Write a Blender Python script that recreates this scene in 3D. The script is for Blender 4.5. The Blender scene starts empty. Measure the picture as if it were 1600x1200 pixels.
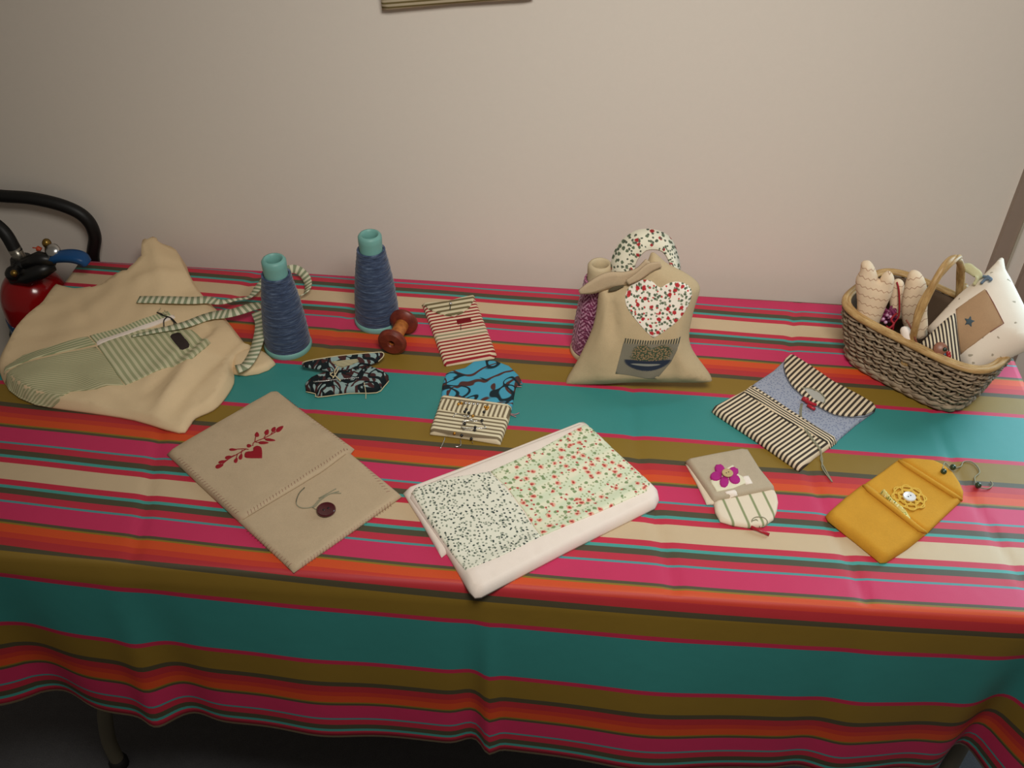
import bpy, bmesh, math, random
import numpy as np
from mathutils import Vector, Matrix
from mathutils.geometry import delaunay_2d_cdt

random.seed(7)
SC = bpy.context.scene
COL = SC.collection
PI = math.pi

# ------------------------------------------------------------------ camera
ZT = 0.74                      # height of the table surface
CAMZ = ZT + 1.0
FPX = 1600.0                   # focal length in pixels of a 1600 px wide frame
R_ = Vector((0.99616513, 0.08712764, 0.00798762))
U_ = Vector((-0.06316978, 0.65305959, 0.75466731))
F_ = Vector((-0.060536, 0.75227784, -0.65605903))
CP = Vector((0, 0, CAMZ))
cam_d = bpy.data.cameras.new('camera')
cam_d.sensor_width = 36.0
cam_d.lens = 36.0 * FPX / 1600.0
cam_d.clip_start = 0.05
cam = bpy.data.objects.new('camera', cam_d)
COL.objects.link(cam)
cam.matrix_world = Matrix(((R_.x, U_.x, -F_.x, CP.x), (R_.y, U_.y, -F_.y, CP.y),
                           (R_.z, U_.z, -F_.z, CP.z), (0, 0, 0, 1)))
SC.camera = cam

# ------------------------------------------------------------------ light
SC.view_settings.view_transform = 'Standard'
SC.view_settings.look = 'None'
SC.view_settings.gamma = 1.0
SC.view_settings.exposure = 0.0
SC.view_settings.use_curve_mapping = False
world = bpy.data.worlds.new('world')
SC.world = world
world.use_nodes = True
world.node_tree.nodes['Background'].inputs[0].default_value = (1.0, 0.88, 0.72, 1)
world.node_tree.nodes['Background'].inputs[1].default_value = 0.11


def area(name, loc, target, sx, sy, power, col, spread=180):
    l = bpy.data.lights.new(name, 'AREA')
    l.shape = 'RECTANGLE'
    l.size, l.size_y = sx, sy
    l.energy = power
    l.color = col
    l.spread = math.radians(spread)
    o = bpy.data.objects.new(name, l)
    COL.objects.link(o)
    o.location = loc
    d = Vector(target) - Vector(loc)
    o.rotation_euler = d.to_track_quat('-Z', 'Y').to_euler()
    return o


# shaded ceiling lamp hanging in front of the table
area('ceiling_lamp_light', (0.18, 0.18, 2.20), (0.12, 1.16, 0.90), 0.6, 0.35, 5.6, (1.0, 0.955, 0.88), 92)
# daylight from a window in the wall right of the frame
area('window_daylight', (1.12, 1.44, 1.30), (1.12, 0.0, 1.30), 0.68, 1.0, 17, (0.62, 0.86, 1.0))


# ------------------------------------------------------------------ pixels of the 1600x1200 frame to points
def ray(px, py):
    return F_ + R_ * ((px - 800) / FPX) - U_ * ((py - 600) / FPX)


def at(px, py, h=0.0):
    """point h above the table surface seen at a pixel"""
    d = ray(px, py)
    t = (ZT + h - CAMZ) / d.z
    return CP + d * t


def at_plane(px, py, P, n):
    d = ray(px, py)
    t = (P - CP).dot(n) / d.dot(n)
    return CP + d * t


def at_y(px, py, Y):
    d = ray(px, py)
    return CP + d * (Y / d.y)


# ------------------------------------------------------------------ linking and tagging
def thing(name, label, cat, loc, group=None):
    o = bpy.data.objects.new(name, None)
    o.empty_display_size = 0.03
    COL.objects.link(o)
    o.location = loc
    o['label'] = label
    o['category'] = cat
    if group:
        o['group'] = group
    return o


def root_loc(o):
    while o.parent:
        o = o.parent
    return o.location.copy()


def link(name, mesh, m, parent=None, smooth=True, origin=None):
    """link a mesh whose vertices are in world coordinates"""
    o = bpy.data.objects.new(name, mesh)
    COL.objects.link(o)
    if m:
        mesh.materials.append(m)
    if parent is not None:
        mesh.transform(Matrix.Translation(-root_loc(parent)))
        o.parent = parent
    elif origin is not None:
        mesh.transform(Matrix.Translation(-Vector(origin)))
        o.location = origin
    if smooth:
        mesh.polygons.foreach_set('use_smooth', [True] * len(mesh.polygons))
    return o


def tag(o, label, cat, group=None):
    o['label'] = label
    o['category'] = cat
    if group:
        o['group'] = group
    return o


def from_bm(bm, name):
    me = bpy.data.meshes.new(name)
    bm.to_mesh(me)
    bm.free()
    return me


def obj(name, bm, m, parent=None, smooth=True, origin=None):
    return link(name, from_bm(bm, name), m, parent, smooth, origin)


def crease(o, ang=35):
    """sharp edges above an angle stay sharp under smooth shading"""
    me = o.data
    bm = bmesh.new()
    bm.from_mesh(me)
    for e in bm.edges:
        if len(e.link_faces) == 2 and e.calc_face_angle(0) > math.radians(ang):
            e.smooth = False
    bm.to_mesh(me)
    bm.free()
    return o


def dup(root, loc, label):
    r = root.copy()
    COL.objects.link(r)
    r.location = loc
    r['label'] = label
    for ch in root.children:
        c = ch.copy()
        COL.objects.link(c)
        c.parent = r
        for g in ch.children:
            d = g.copy()
            COL.objects.link(d)
            d.parent = c
    return r


# ------------------------------------------------------------------ shape helpers
def smooth_path(pts, n=8, closed=False):
    P = [Vector(p) for p in pts]
    out = []
    N = len(P)
    rng = range(N if closed else N - 1)
    for i in rng:
        p1, p2 = P[i], P[(i + 1) % N]
        p0 = P[i - 1] if (i > 0 or closed) else p1 * 2 - p2
        p3 = P[(i + 2) % N] if (i + 2 < N or closed) else p2 * 2 - p1
        for k in range(n):
            t = k / n
            out.append(0.5 * ((2 * p1) + (p2 - p0) * t + (2 * p0 - 5 * p1 + 4 * p2 - p3) * t * t
                              + (3 * p1 - p0 - 3 * p2 + p3) * t ** 3))
    if not closed:
        out.append(P[-1])
    return out


def add_tube(bm, pts, r, seg=8, closed=False, cap=True):
    P = [Vector(p) for p in pts]
    n = len(P)
    rad = r if hasattr(r, '__len__') else [r] * n
    uvl = bm.loops.layers.uv.verify()
    rings = []
    prev = None
    ln = 0.0
    lens = []
    for i in range(n):
        if closed:
            t = P[(i + 1) % n] - P[i - 1]
        else:
            t = P[min(i + 1, n - 1)] - P[max(i - 1, 0)]
        if t.length < 1e-9:
            t = Vector((0, 0, 1))
        t.normalize()
        if prev is None:
            a = Vector((0, 0, 1)) if abs(t.z) < 0.9 else Vector((1, 0, 0))
        else:
            a = prev
        b = t.cross(a)
        if b.length < 1e-6:
            b = t.cross(Vector((0.3, 0.9, 0.2)))
        b.normalize()
        a = b.cross(t).normalized()
        prev = a
        if i:
            ln += (P[i] - P[i - 1]).length
        lens.append(ln)
        rings.append([bm.verts.new(P[i] + (a * math.cos(2 * PI * k / seg) + b * math.sin(2 * PI * k / seg)) * rad[i])
                      for k in range(seg)])
    for i in range(n if closed else n - 1):
        A, B = rings[i], rings[(i + 1) % n]
        for k in range(seg):
            f = bm.faces.new((A[k], A[(k + 1) % seg], B[(k + 1) % seg], B[k]))
            l0, l1 = lens[i], lens[(i + 1) % n]
            for lp, uv in zip(f.loops, ((l0, k / seg), (l0, (k + 1) / seg), (l1, (k + 1) / seg), (l1, k / seg))):
                lp[uvl].uv = uv
    if cap and not closed:
        bm.faces.new(rings[0][::-1])
        bm.faces.new(rings[-1])


def tube(name, pts, r, m, parent=None, seg=8, closed=False, n=6, smooth_n=True, origin=None):
    bm = bmesh.new()
    add_tube(bm, smooth_path(pts, n, closed) if smooth_n else pts, r, seg, closed)
    return obj(name, bm, m, parent, True, origin)


def add_lathe(bm, prof, M=Matrix.Identity(4), seg=40):
    """profile of (r, z) revolved about z, then placed with M"""
    uvl = bm.loops.layers.uv.verify()
    rings = []
    for (r, z) in prof:
        if r < 1e-6:
            rings.append([bm.verts.new(M @ Vector((0, 0, z)))])
        else:
            rings.append([bm.verts.new(M @ Vector((r * math.cos(2 * PI * k / seg), r * math.sin(2 * PI * k / seg), z)))
                          for k in range(seg)])
    for i in range(len(prof) - 1):
        A, B = rings[i], rings[i + 1]
        z0, z1 = prof[i][1], prof[i + 1][1]
        for k in range(seg):
            k2 = (k + 1) % seg
            if len(A) == 1 and len(B) == 1:
                continue
            if len(A) == 1:
                vs = (A[0], B[k2], B[k])
                uv = ((k / seg, z0), ((k + 1) / seg, z1), (k / seg, z1))
            elif len(B) == 1:
                vs = (A[k], A[k2], B[0])
                uv = ((k / seg, z0), ((k + 1) / seg, z0), (k / seg, z1))
            else:
                vs = (A[k], A[k2], B[k2], B[k])
                uv = ((k / seg, z0), ((k + 1) / seg, z0), ((k + 1) / seg, z1), (k / seg, z1))
            f = bm.faces.new(vs)
            for lp, q in zip(f.loops, uv):
                lp[uvl].uv = q


def lathe(name, prof, M, m, parent=None, seg=40, ang=35):
    bm = bmesh.new()
    add_lathe(bm, prof, M, seg)
    bmesh.ops.recalc_face_normals(bm, faces=bm.faces)
    return crease(obj(name, bm, m, parent), ang)


def add_box(bm, lo, hi, M=Matrix.Identity(4)):
    x0, y0, z0 = lo
    x1, y1, z1 = hi
    v = [bm.verts.new(M @ Vector(c)) for c in ((x0, y0, z0), (x1, y0, z0), (x1, y1, z0), (x0, y1, z0),
                                                (x0, y0, z1), (x1, y0, z1), (x1, y1, z1), (x0, y1, z1))]
    for f in ((3, 2, 1, 0), (4, 5, 6, 7), (0, 1, 5, 4), (1, 2, 6, 5), (2, 3, 7, 6), (3, 0, 4, 7)):
        bm.faces.new([v[i] for i in f])
    return v


def add_ball(bm, c, r, sx=1, sy=1, sz=1, u=12, v=8):
    M = Matrix.Translation(Vector(c)) @ Matrix.Diagonal((sx, sy, sz, 1))
    bmesh.ops.create_uvsphere(bm, u_segments=u, v_segments=v, radius=r, matrix=M)


def add_ribbon(bm, pts, wdirs, widths, th=0.0012, n=8, vscale=1.0):
    """a strip of cloth along a path; wdirs = direction of the width at each point"""
    P = smooth_path(pts, n)
    Wd = smooth_path(wdirs, n)
    Wt = [v.x for v in smooth_path([Vector((w, 0, 0)) for w in widths], n)]
    uvl = bm.loops.layers.uv.verify()
    rows = []
    s = 0
    for i, p in enumerate(P):
        if i:
            s += (p - P[i - 1]).length
        t = (P[min(i + 1, len(P) - 1)] - P[max(i - 1, 0)]).normalized()
        w = Wd[i].normalized()
        w = (w - t * w.dot(t)).normalized()
        nn = t.cross(w).normalized()
        h = w * (Wt[i] / 2)
        row = []
        for (a, b) in ((-1, 1), (-0.5, 1.25), (0, 1.35), (0.5, 1.25), (1, 1), (1, -1), (0, -1), (-1, -1)):
            row.append((bm.verts.new(p + h * a + nn * (th / 2 * b)), s, (a + 1) / 2 * Wt[i]))
        rows.append(row)
    for A, B in zip(rows, rows[1:]):
        m = len(A)
        for k in range(m):
            q = (A[k], A[(k + 1) % m], B[(k + 1) % m], B[k])
            f = bm.faces.new([z[0] for z in q])
            for lp, z in zip(f.loops, q):
                lp[uvl].uv = (z[1], z[2])
    bm.faces.new([z[0] for z in rows[0]][::-1])
    bm.faces.new([z[0] for z in rows[-1]])
    bmesh.ops.recalc_face_normals(bm, faces=bm.faces)


class Frame:
    """a working plane: origin and three axes"""
    def __init__(s, O, ex, ey, en):
        s.O, s.ex, s.ey, s.en = Vector(O), Vector(ex).normalized(), Vector(ey).normalized(), Vector(en).normalized()

    def px(s, x, y):
        p = at_plane(x, y, s.O, s.en) - s.O
        return (p.dot(s.ex), p.dot(s.ey))

    def w(s, a, b, c=0.0):
        return s.O + s.ex * a + s.ey * b + s.en * c


def table_frame(h=0.0):
    return Frame((0, 0, ZT + h), (1, 0, 0), (0, 1, 0), (0, 0, 1))


def lean_frame(px, py, h, tilt, turn=0.0):
    """a plane through the point at a pixel, facing the camera, tilted back by tilt degrees and turned about z"""
    P = at(px, py, h)
    d = Vector((-P.x, -P.y, 0)).normalized()
    d.rotate(Matrix.Rotation(math.radians(turn), 3, 'Z'))
    t = math.radians(tilt)
    n = d * math.cos(t) + Vector((0, 0, 1)) * math.sin(t)
    ex = Vector((0, 0, 1)).cross(d).normalized()
    return Frame(P, ex, n.cross(ex), n)


def resample(poly, step):
    out = []
    N = len(poly)
    for i in range(N):
        a, b = Vector(poly[i]), Vector(poly[(i + 1) % N])
        k = max(1, int(round((b - a).length / step)))
        for j in range(k):
            out.append(a.lerp(b, j / k))
    return out


class SegDist:
    def __init__(s, poly):
        s.A = np.array([(p[0], p[1]) for p in poly])
        s.B = np.roll(s.A, -1, 0)
        s.d = s.B - s.A
        s.l2 = np.maximum((s.d ** 2).sum(1), 1e-14)

    def dist(s, Q):
        Q = np.atleast_2d(np.asarray(Q, float))
        t = np.clip(((Q[:, None, :] - s.A[None]) * s.d[None]).sum(2) / s.l2[None], 0, 1)
        return np.sqrt(((Q[:, None, :] - s.A[None] - t[..., None] * s.d[None]) ** 2).sum(2)).min(1)

    def inside(s, Q):
        Q = np.atleast_2d(np.asarray(Q, float))
        x, y = Q[:, 0][:, None], Q[:, 1][:, None]
        ay, by = s.A[:, 1][None], s.B[:, 1][None]
        ax, bx = s.A[:, 0][None], s.B[:, 0][None]
        c = ((ay > y) != (by > y)) & (x < (bx - ax) * (y - ay) / np.where(by == ay, 1e-12, by - ay) + ax)
        return c.sum(1) % 2 == 1


def puff(name, outline, m, parent=None, t=0.005, r=0.006, fr=None, uv=None, step=0.007, base=None, two=False,
         hadd=None, t0=0.001, world=False, wob=0.0, origin=None, tb=0.0, pxf=None, ho=0.0):
    """a closed soft slab over an outline. outline: pixels (or plane coordinates with world=True).
    base: callable (a,b)->height under it; hadd: callable (a,b)->extra height; uv: ('m',A,B) metres along pixel A->B,
    ('n',A,B,C) normalised to the parallelogram A,B,C. Returns the object and a callable giving its top height."""
    fr = fr or table_frame()
    if pxf is None:
        fo = Frame(fr.O + fr.en * ho, fr.ex, fr.ey, fr.en)
        pxf = fo.px
    P = outline if world else [pxf(*q) for q in outline]
    poly = resample(P, step)
    sd = SegDist(poly)
    A = np.array([(p[0], p[1]) for p in poly])
    lo, hi = A.min(0), A.max(0)
    gx = np.arange(lo[0] + step * 0.5, hi[0], step)
    gy = np.arange(lo[1] + step * 0.43, hi[1], step * 0.87)
    G = np.array([(x + (0.5 * step if j % 2 else 0), y) for j, y in enumerate(gy) for x in gx])
    if len(G):
        G = G[sd.inside(G)]
    if len(G):
        G = G[sd.dist(G) > r + step * 0.35]
    sa = 0.5 * sum(A[i][0] * A[(i + 1) % len(A)][1] - A[(i + 1) % len(A)][0] * A[i][1] for i in range(len(A)))
    tan = np.roll(A, -1, 0) - np.roll(A, 1, 0)
    nrm = np.stack([-tan[:, 1], tan[:, 0]], 1) / np.maximum(np.linalg.norm(tan, axis=1), 1e-9)[:, None] * (1 if sa > 0 else -1)
    for q in (0.10, 0.34, 0.66, 1.0):
        K = A + nrm * (q * r)
        K = K[sd.inside(K)]
        if len(K):
            K = K[sd.dist(K) > 0.93 * q * r]
        G = np.concatenate([G.reshape(-1, 2), K]) if len(K) else G
    pts = [Vector((p[0], p[1])) for p in A] + [Vector((p[0], p[1])) for p in G]
    n = len(A)
    vs, es, fs, ov, _, _ = delaunay_2d_cdt(pts, [], [list(range(n))], 1, 1e-7)
    V = np.array([(v.x, v.y) for v in vs])
    onb = np.array([any(i < n for i in o) for o in ov])
    D = sd.dist(V)
    D[onb] = 0

    def prof(d):
        q = 1 - np.minimum(d / r, 1)
        return t0 + (t - t0) * np.sqrt(np.maximum(0, 1 - q * q))

    def top(V, D):
        h = prof(D)
        if hadd:
            h = h + np.array([hadd(a, b) for a, b in V]) * np.minimum(1, D / r)
        if wob:
            h = h + wob * np.minimum(1, D / r) * np.sin(V[:, 0] * 61 + 1.3 * np.sin(V[:, 1] * 47)) * np.sin(V[:, 1] * 53 + 0.7)
        return h
    B = np.array([base(a, b) for a, b in V]) if base else np.zeros(len(V))
    H = top(V, D)
    if uv is None:
        uvf = lambda a, b: (a, b)
    else:
        c = [Vector(pxf(*q)) for q in uv[1:]]
        if uv[0] == 'm':
            e = (c[1] - c[0]).normalized()
            f = Vector((-e.y, e.x))
            uvf = lambda a, b: ((Vector((a, b)) - c[0]).dot(e), (Vector((a, b)) - c[0]).dot(f))
        else:
            e, f = c[1] - c[0], c[2] - c[0]
            det = e.x * f.y - e.y * f.x
            uvf = lambda a, b: (((a - c[0].x) * f.y - (b - c[0].y) * f.x) / det, (e.x * (b - c[0].y) - e.y * (a - c[0].x)) / det)
    bm = bmesh.new()
    uvl = bm.loops.layers.uv.verify()
    T = [bm.verts.new(fr.w(a, b, bz + h)) for (a, b), bz, h in zip(V, B, H)]
    if two:
        K = [bm.verts.new(fr.w(a, b, bz - h)) for (a, b), bz, h in zip(V, B, H)]
    else:
        K = [bm.verts.new(fr.w(a, b, bz + tb)) for (a, b), bz in zip(V, B)]
    UV = [uvf(a, b) for a, b in V]
    for f in fs:
        q = list(f)
        s = sum(V[q[i]][0] * V[q[(i + 1) % len(q)]][1] - V[q[(i + 1) % len(q)]][0] * V[q[i]][1] for i in range(len(q)))
        if s < 0:
            q = q[::-1]
        fa = bm.faces.new([T[i] for i in q])
        fb = bm.faces.new([K[i] for i in q[::-1]])
        for lp, i in zip(fa.loops, q):
            lp[uvl].uv = UV[i]
        for lp, i in zip(fb.loops, q[::-1]):
            lp[uvl].uv = UV[i]
    cnt = {}
    for f in fs:
        q = list(f)
        for i in range(len(q)):
            a, b = q[i], q[(i + 1) % len(q)]
            cnt.setdefault(frozenset((a, b)), []).append((a, b))
    for k, v in cnt.items():
        if len(v) == 1:
            a, b = v[0]
            try:
                f = bm.faces.new((T[a], T[b], K[b], K[a]))
            except ValueError:
                continue
            for lp, i in zip(f.loops, (a, b, b, a)):
                lp[uvl].uv = UV[i]
    bmesh.ops.recalc_face_normals(bm, faces=bm.faces)
    o = obj(name, bm, m, parent, True, origin)

    def hf(a, b):
        Q = np.array([[a, b]])
        d = sd.dist(Q) if sd.inside(Q)[0] else np.zeros(1)
        return (base(a, b) if base else 0.0) + float(top(Q, d)[0])
    hf.fr = fr
    def onpx(x, y):
        h = 0.0
        for _ in range(4):
            p = at_plane(x, y, fr.O + fr.en * h, fr.en) - fr.O
            a, b = p.dot(fr.ex), p.dot(fr.ey)
            h = hf(a, b)
        return a, b
    hf.onpx = onpx

    def surf(x, y, dz=0.0):
        a, b = onpx(x, y)
        return fr.w(a, b, hf(a, b) + dz)
    hf.surf = surf
    return o, hf


def patch_on(name, outline, m, parent, hf, t=0.0012, r=0.002, uv=None, step=0.006, **k):
    """a thin piece lying on a surface returned by puff"""
    return puff(name, outline, m, parent, t=t, r=r, fr=hf.fr, uv=uv, step=step, base=hf, t0=0.0003, tb=-0.0006, pxf=hf.onpx, **k)


# ------------------------------------------------------------------ materials
def lin(c):
    f = lambda v: v / 12.92 if v <= 0.04045 else ((v + 0.055) / 1.055) ** 2.4
    return tuple(f(v / 255.0) for v in c) + (1.0,)


class Mat:
    def __init__(s, name, rough=0.85, spec=0.25, metal=0.0, sheen=0.0):
        s.m = bpy.data.materials.new(name)
        s.m.use_nodes = True
        s.t = s.m.node_tree
        s.b = s.t.nodes['Principled BSDF']
        s.b.inputs['Roughness'].default_value = rough
        s.b.inputs['Specular IOR Level'].default_value = spec
        s.b.inputs['Metallic'].default_value = metal
        if sheen:
            s.b.inputs['Sheen Weight'].default_value = sheen
            s.b.inputs['Sheen Roughness'].default_value = 0.4
        s._uv = None

    def n(s, typ, **k):
        nd = s.t.nodes.new(typ)
        for a, v in k.items():
            setattr(nd, a, v)
        return nd

    def put(s, sock, v):
        if hasattr(v, 'is_output') or isinstance(v, bpy.types.NodeSocket):
            s.t.links.new(v, sock)
        else:
            if isinstance(v, tuple) and len(v) == 3 and sock.type == 'RGBA':
                v = v + (1.0,)
            sock.default_value = v

    def math(s, op, a, b=0.0, c=None, clamp=False):
        nd = s.n('ShaderNodeMath', operation=op, use_clamp=clamp)
        s.put(nd.inputs[0], a)
        s.put(nd.inputs[1], b)
        if c is not None:
            s.put(nd.inputs[2], c)
        return nd.outputs[0]

    def mix(s, f, a, b):
        nd = s.n('ShaderNodeMix', data_type='RGBA')
        s.put(nd.inputs['Factor'], f)
        s.put(nd.inputs['A'], a)
        s.put(nd.inputs['B'], b)
        return nd.outputs['Result']

    def uv(s):
        if s._uv is None:
            tc = s.n('ShaderNodeTexCoord')
            sp = s.n('ShaderNodeSeparateXYZ')
            s.t.links.new(tc.outputs['UV'], sp.inputs[0])
            s._uv = (tc.outputs['UV'], sp.outputs[0], sp.outputs[1], tc.outputs['Object'])
        return s._uv

    def vec(s, x, y, z=0.0):
        nd = s.n('ShaderNodeCombineXYZ')
        s.put(nd.inputs[0], x)
        s.put(nd.inputs[1], y)
        s.put(nd.inputs[2], z)
        return nd.outputs[0]

    def noise(s, scale, detail=3.0, rough=0.6, vec=None, dist=0.0):
        nd = s.n('ShaderNodeTexNoise')
        s.put(nd.inputs['Vector'], vec if vec is not None else s.uv()[3])
        nd.inputs['Scale'].default_value = scale
        nd.inputs['Detail'].default_value = detail
        nd.inputs['Roughness'].default_value = rough
        nd.inputs['Distortion'].default_value = dist
        return nd.outputs['Fac']

    def vor(s, scale, vec, rnd=1.0):
        nd = s.n('ShaderNodeTexVoronoi', voronoi_dimensions='2D')
        s.put(nd.inputs['Vector'], vec)
        nd.inputs['Scale'].default_value = scale
        nd.inputs['Randomness'].default_value = rnd
        return nd.outputs['Distance'], nd.outputs['Color']

    def less(s, a, b, soft=0.0):
        if not soft:
            return s.math('LESS_THAN', a, b)
        nd = s.n('ShaderNodeMapRange', interpolation_type='SMOOTHSTEP')
        s.put(nd.inputs['Value'], a)
        s.put(nd.inputs['From Min'], b - soft if not hasattr(b, 'is_output') else b)
        s.put(nd.inputs['From Max'], b + soft if not hasattr(b, 'is_output') else b)
        nd.inputs['To Min'].default_value = 1.0
        nd.inputs['To Max'].default_value = 0.0
        return nd.outputs['Result']

    def stripe(s, c, n, duty, soft=0.03, off=0.0):
        """mask of stripes: n periods per unit of coordinate c"""
        q = s.math('PINGPONG', s.math('MULTIPLY_ADD', c, float(n), off), 0.5)
        return s.less(q, duty / 2, soft)

    def ramp(s, f, stops, constant=True):
        nd = s.n('ShaderNodeValToRGB')
        cr = nd.color_ramp
        cr.interpolation = 'CONSTANT' if constant else 'LINEAR'
        while len(cr.elements) < len(stops):
            cr.elements.new(0.5)
        for e, (p, c) in zip(cr.elements, stops):
            e.position = p
            e.color = c
        s.put(nd.inputs[0], f)
        return nd.outputs[0]

    def fabric(s, col, weave=700, bump=0.25, var=0.10, big=0.0, bigscale=30, dist=0.0006):
        """woven finish: slight mottling and a fine bump, then into the shader"""
        f = s.noise(weave, 2.0, 0.7)
        g = s.noise(60, 3.0, 0.6)
        v = s.math('MULTIPLY_ADD', s.math('ADD', f, g), var, 1.0 - var)
        nd = s.n('ShaderNodeVectorMath', operation='SCALE')
        s.put(nd.inputs[0], col)
        s.put(nd.inputs['Scale'], v)
        s.put(s.b.inputs['Base Color'], nd.outputs[0])
        b = s.n('ShaderNodeBump')
        b.inputs['Strength'].default_value = bump
        b.inputs['Distance'].default_value = dist
        s.put(b.inputs['Height'], f)
        last = b.outputs[0]
        if big:
            b2 = s.n('ShaderNodeBump')
            b2.inputs['Strength'].default_value = big
            b2.inputs['Distance'].default_value = 0.004
            s.put(b2.inputs['Height'], s.noise(bigscale, 3.0, 0.55))
            s.t.links.new(last, b2.inputs['Normal'])
            last = b2.outputs[0]
        s.t.links.new(last, s.b.inputs['Normal'])
        return s.m

    def plain(s, col):
        s.put(s.b.inputs['Base Color'], col)
        return s.m


def cloth(name, c, **k):
    m = Mat(name, sheen=0.0)
    return m.fabric(m.mix(0.0, lin(c), lin(c)), **k)


def solid(name, c, rough=0.5, spec=0.5, metal=0.0, coat=0.0):
    m = Mat(name, rough, spec, metal)
    if coat:
        m.b.inputs['Coat Weight'].default_value = coat
    f = m.noise(40, 3)
    cc = lin(c)
    return m.plain(m.mix(m.math('MULTIPLY', f, 0.35), cc, tuple(v * 0.75 for v in cc[:3]) + (1,)))


def ticking(name, ca, cb, axis, n, duty=0.5, off=0.0, **k):
    m = Mat(name)
    u = m.uv()
    return m.fabric(m.mix(m.stripe(u[1 + axis], n, duty, 0.05, off), lin(ca), lin(cb)), **k)


CREAM = (226, 206, 172)
m_wall = Mat('wall_paint', 0.7, 0.2)
m_wall.fabric(m_wall.mix(0, lin((232, 224, 213)), lin((232, 224, 213))), weave=160, bump=0.08, var=0.03)
m_carpet = Mat('dark_carpet', 1.0, 0.05)
_f = m_carpet.noise(420, 4, 0.8)
m_carpet.fabric(m_carpet.mix(_f, lin((62, 62, 66)), lin((116, 116, 119))), weave=500, bump=0.3, var=0.3, dist=0.002)
m_frame = solid('painted_frame', (158, 140, 126), 0.45, 0.4)
m_alu = solid('pale_edge_strip', (190, 182, 164), 0.4, 0.5)

# tablecloth: the stripes repeat and mirror; d = 0 in the middle of a cream stripe, 1 in the middle of the wide teal one
T_STOPS = [(0.0, (203, 179, 145)), (0.0631, (192, 40, 66)), (0.1068, (68, 154, 146)), (0.132, (77, 73, 53)),
           (0.1747, (190, 44, 66)), (0.2232, (77, 146, 148)), (0.2421, (198, 46, 92)), (0.3668, (82, 75, 53)),
           (0.3850, (137, 112, 33)), (0.3967, (209, 77, 31)), (0.455, (196, 57, 40)), (0.495, (179, 44, 51)), (0.5492, (77, 70, 49)),
           (0.5874, (134, 106, 33)), (0.7501, (188, 42, 75)), (0.7862, (54, 136, 132))]
m_tc = Mat('striped_cotton', 0.58, 0.5)
_d = m_tc.math('PINGPONG', m_tc.math('ADD', m_tc.uv()[2], 7.0), 1.0)
m_tc.fabric(m_tc.ramp(_d, [(p, lin(c)) for p, c in T_STOPS]), weave=900, bump=0.15, var=0.06, big=0.35, bigscale=9)
M_TC = m_tc.m

# ------------------------------------------------------------------ the setting
def struct(name, bm, m):
    o = obj(name, bm, m, None, False)
    o['kind'] = 'structure'
    return o


WY = 1.45                                    # the wall behind the table
bm = bmesh.new(); add_box(bm, (-2.6, WY, 0), (2.6, WY + 0.1, 2.9)); struct('wall_back', bm, m_wall.m)
bm = bmesh.new(); add_box(bm, (-2.6, -1.2, -0.05), (2.6, WY + 0.1, 0)); struct('floor', bm, m_carpet.m)
# uprights of the frame on the wall right of the table
bm = bmesh.new(); add_box(bm, (0.659, WY - 0.012, 0), (0.6815, WY, 2.9)); struct('trim_1', bm, m_frame)
bm = bmesh.new(); add_box(bm, (0.6815, WY - 0.016, 0), (0.6855, WY, 2.9)); struct('trim_2', bm, m_alu)
bm = bmesh.new(); add_box(bm, (0.714, WY - 0.012, 0), (0.76, WY, 2.9)); struct('trim_3', bm, m_frame)

# ------------------------------------------------------------------ table and cloth
TX0, TX1, TY0, TY1 = -0.858, 0.672, 0.762, 1.400
m_leg = solid('beige_steel', (112, 106, 88), 0.45, 0.5)
m_rubber = solid('black_rubber', (24, 24, 24), 0.7)
m_top = solid('table_board', (170, 150, 120), 0.6)
t = thing('folding_table', 'folding table with beige steel legs standing under the striped cloth', 'table', ((TX0 + TX1) / 2, (TY0 + TY1) / 2, 0))
bm = bmesh.new(); add_box(bm, (TX0 + 0.006, TY0 + 0.030, ZT - 0.032), (TX1 - 0.006, TY1 - 0.006, ZT - 0.0065))
bmesh.ops.bevel(bm, geom=bm.edges[:], offset=0.004, segments=2, affect='EDGES'); obj('tabletop', bm, m_top, t)
lf = at(187, 1194, -ZT)
rf = at_y(1490, 1185, lf.y)
lp = [at_y(162, 1080, lf.y), at_y(164, 1122, lf.y), at_y(171, 1160, lf.y)]
for side in (0, 1):
    for back in (0, 1):
        y = TY1 + TY0 - lf.y if back else lf.y
        if side == 0:
            P = [Vector((lp[0].x - 0.01, y, ZT - 0.03)), Vector((lp[0].x, y, lp[0].z + 0.12))] + [Vector((p.x, y, p.z)) for p in lp] + [Vector((lf.x, y, 0.0))]
        else:
            P = [Vector((rf.x + 0.01, y, ZT - 0.03)), Vector((rf.x, y, 0.4)), Vector((rf.x, y, 0.2)), Vector((rf.x - 0.01, y, 0.09)), Vector((rf.x - 0.03, y, 0.0))]
        bm = bmesh.new()
        add_tube(bm, smooth_path(P, 5), 0.0125, 12)
        lg = obj('leg', bm, m_leg, t)
        bm = bmesh.new(); add_lathe(bm, [(0, 0), (0.017, 0), (0.017, 0.012), (0.013, 0.022), (0, 0.022)], Matrix.Translation((P[-1].x, y, 0)), 14)
        obj('foot_cap', bm, m_rubber, lg)

S_ = 0.22164


def vstripe(X, Y):
    # stripe lines bent to imitate the lens's barrel distortion in the image
    return -4.91116 + 4.45365 * Y - 0.03986 * X - 0.36878 * X * X + 0.10787 * X * Y + 0.27357 * X * X * Y


def front(X):
    # the cloth's fold over the near edge runs a touch askew
    return TY0 + 0.024 * (X - TX0) / (TX1 - TX0)


def gauss(x, c, w):
    return math.exp(-((x - c) / w) ** 2)


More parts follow.
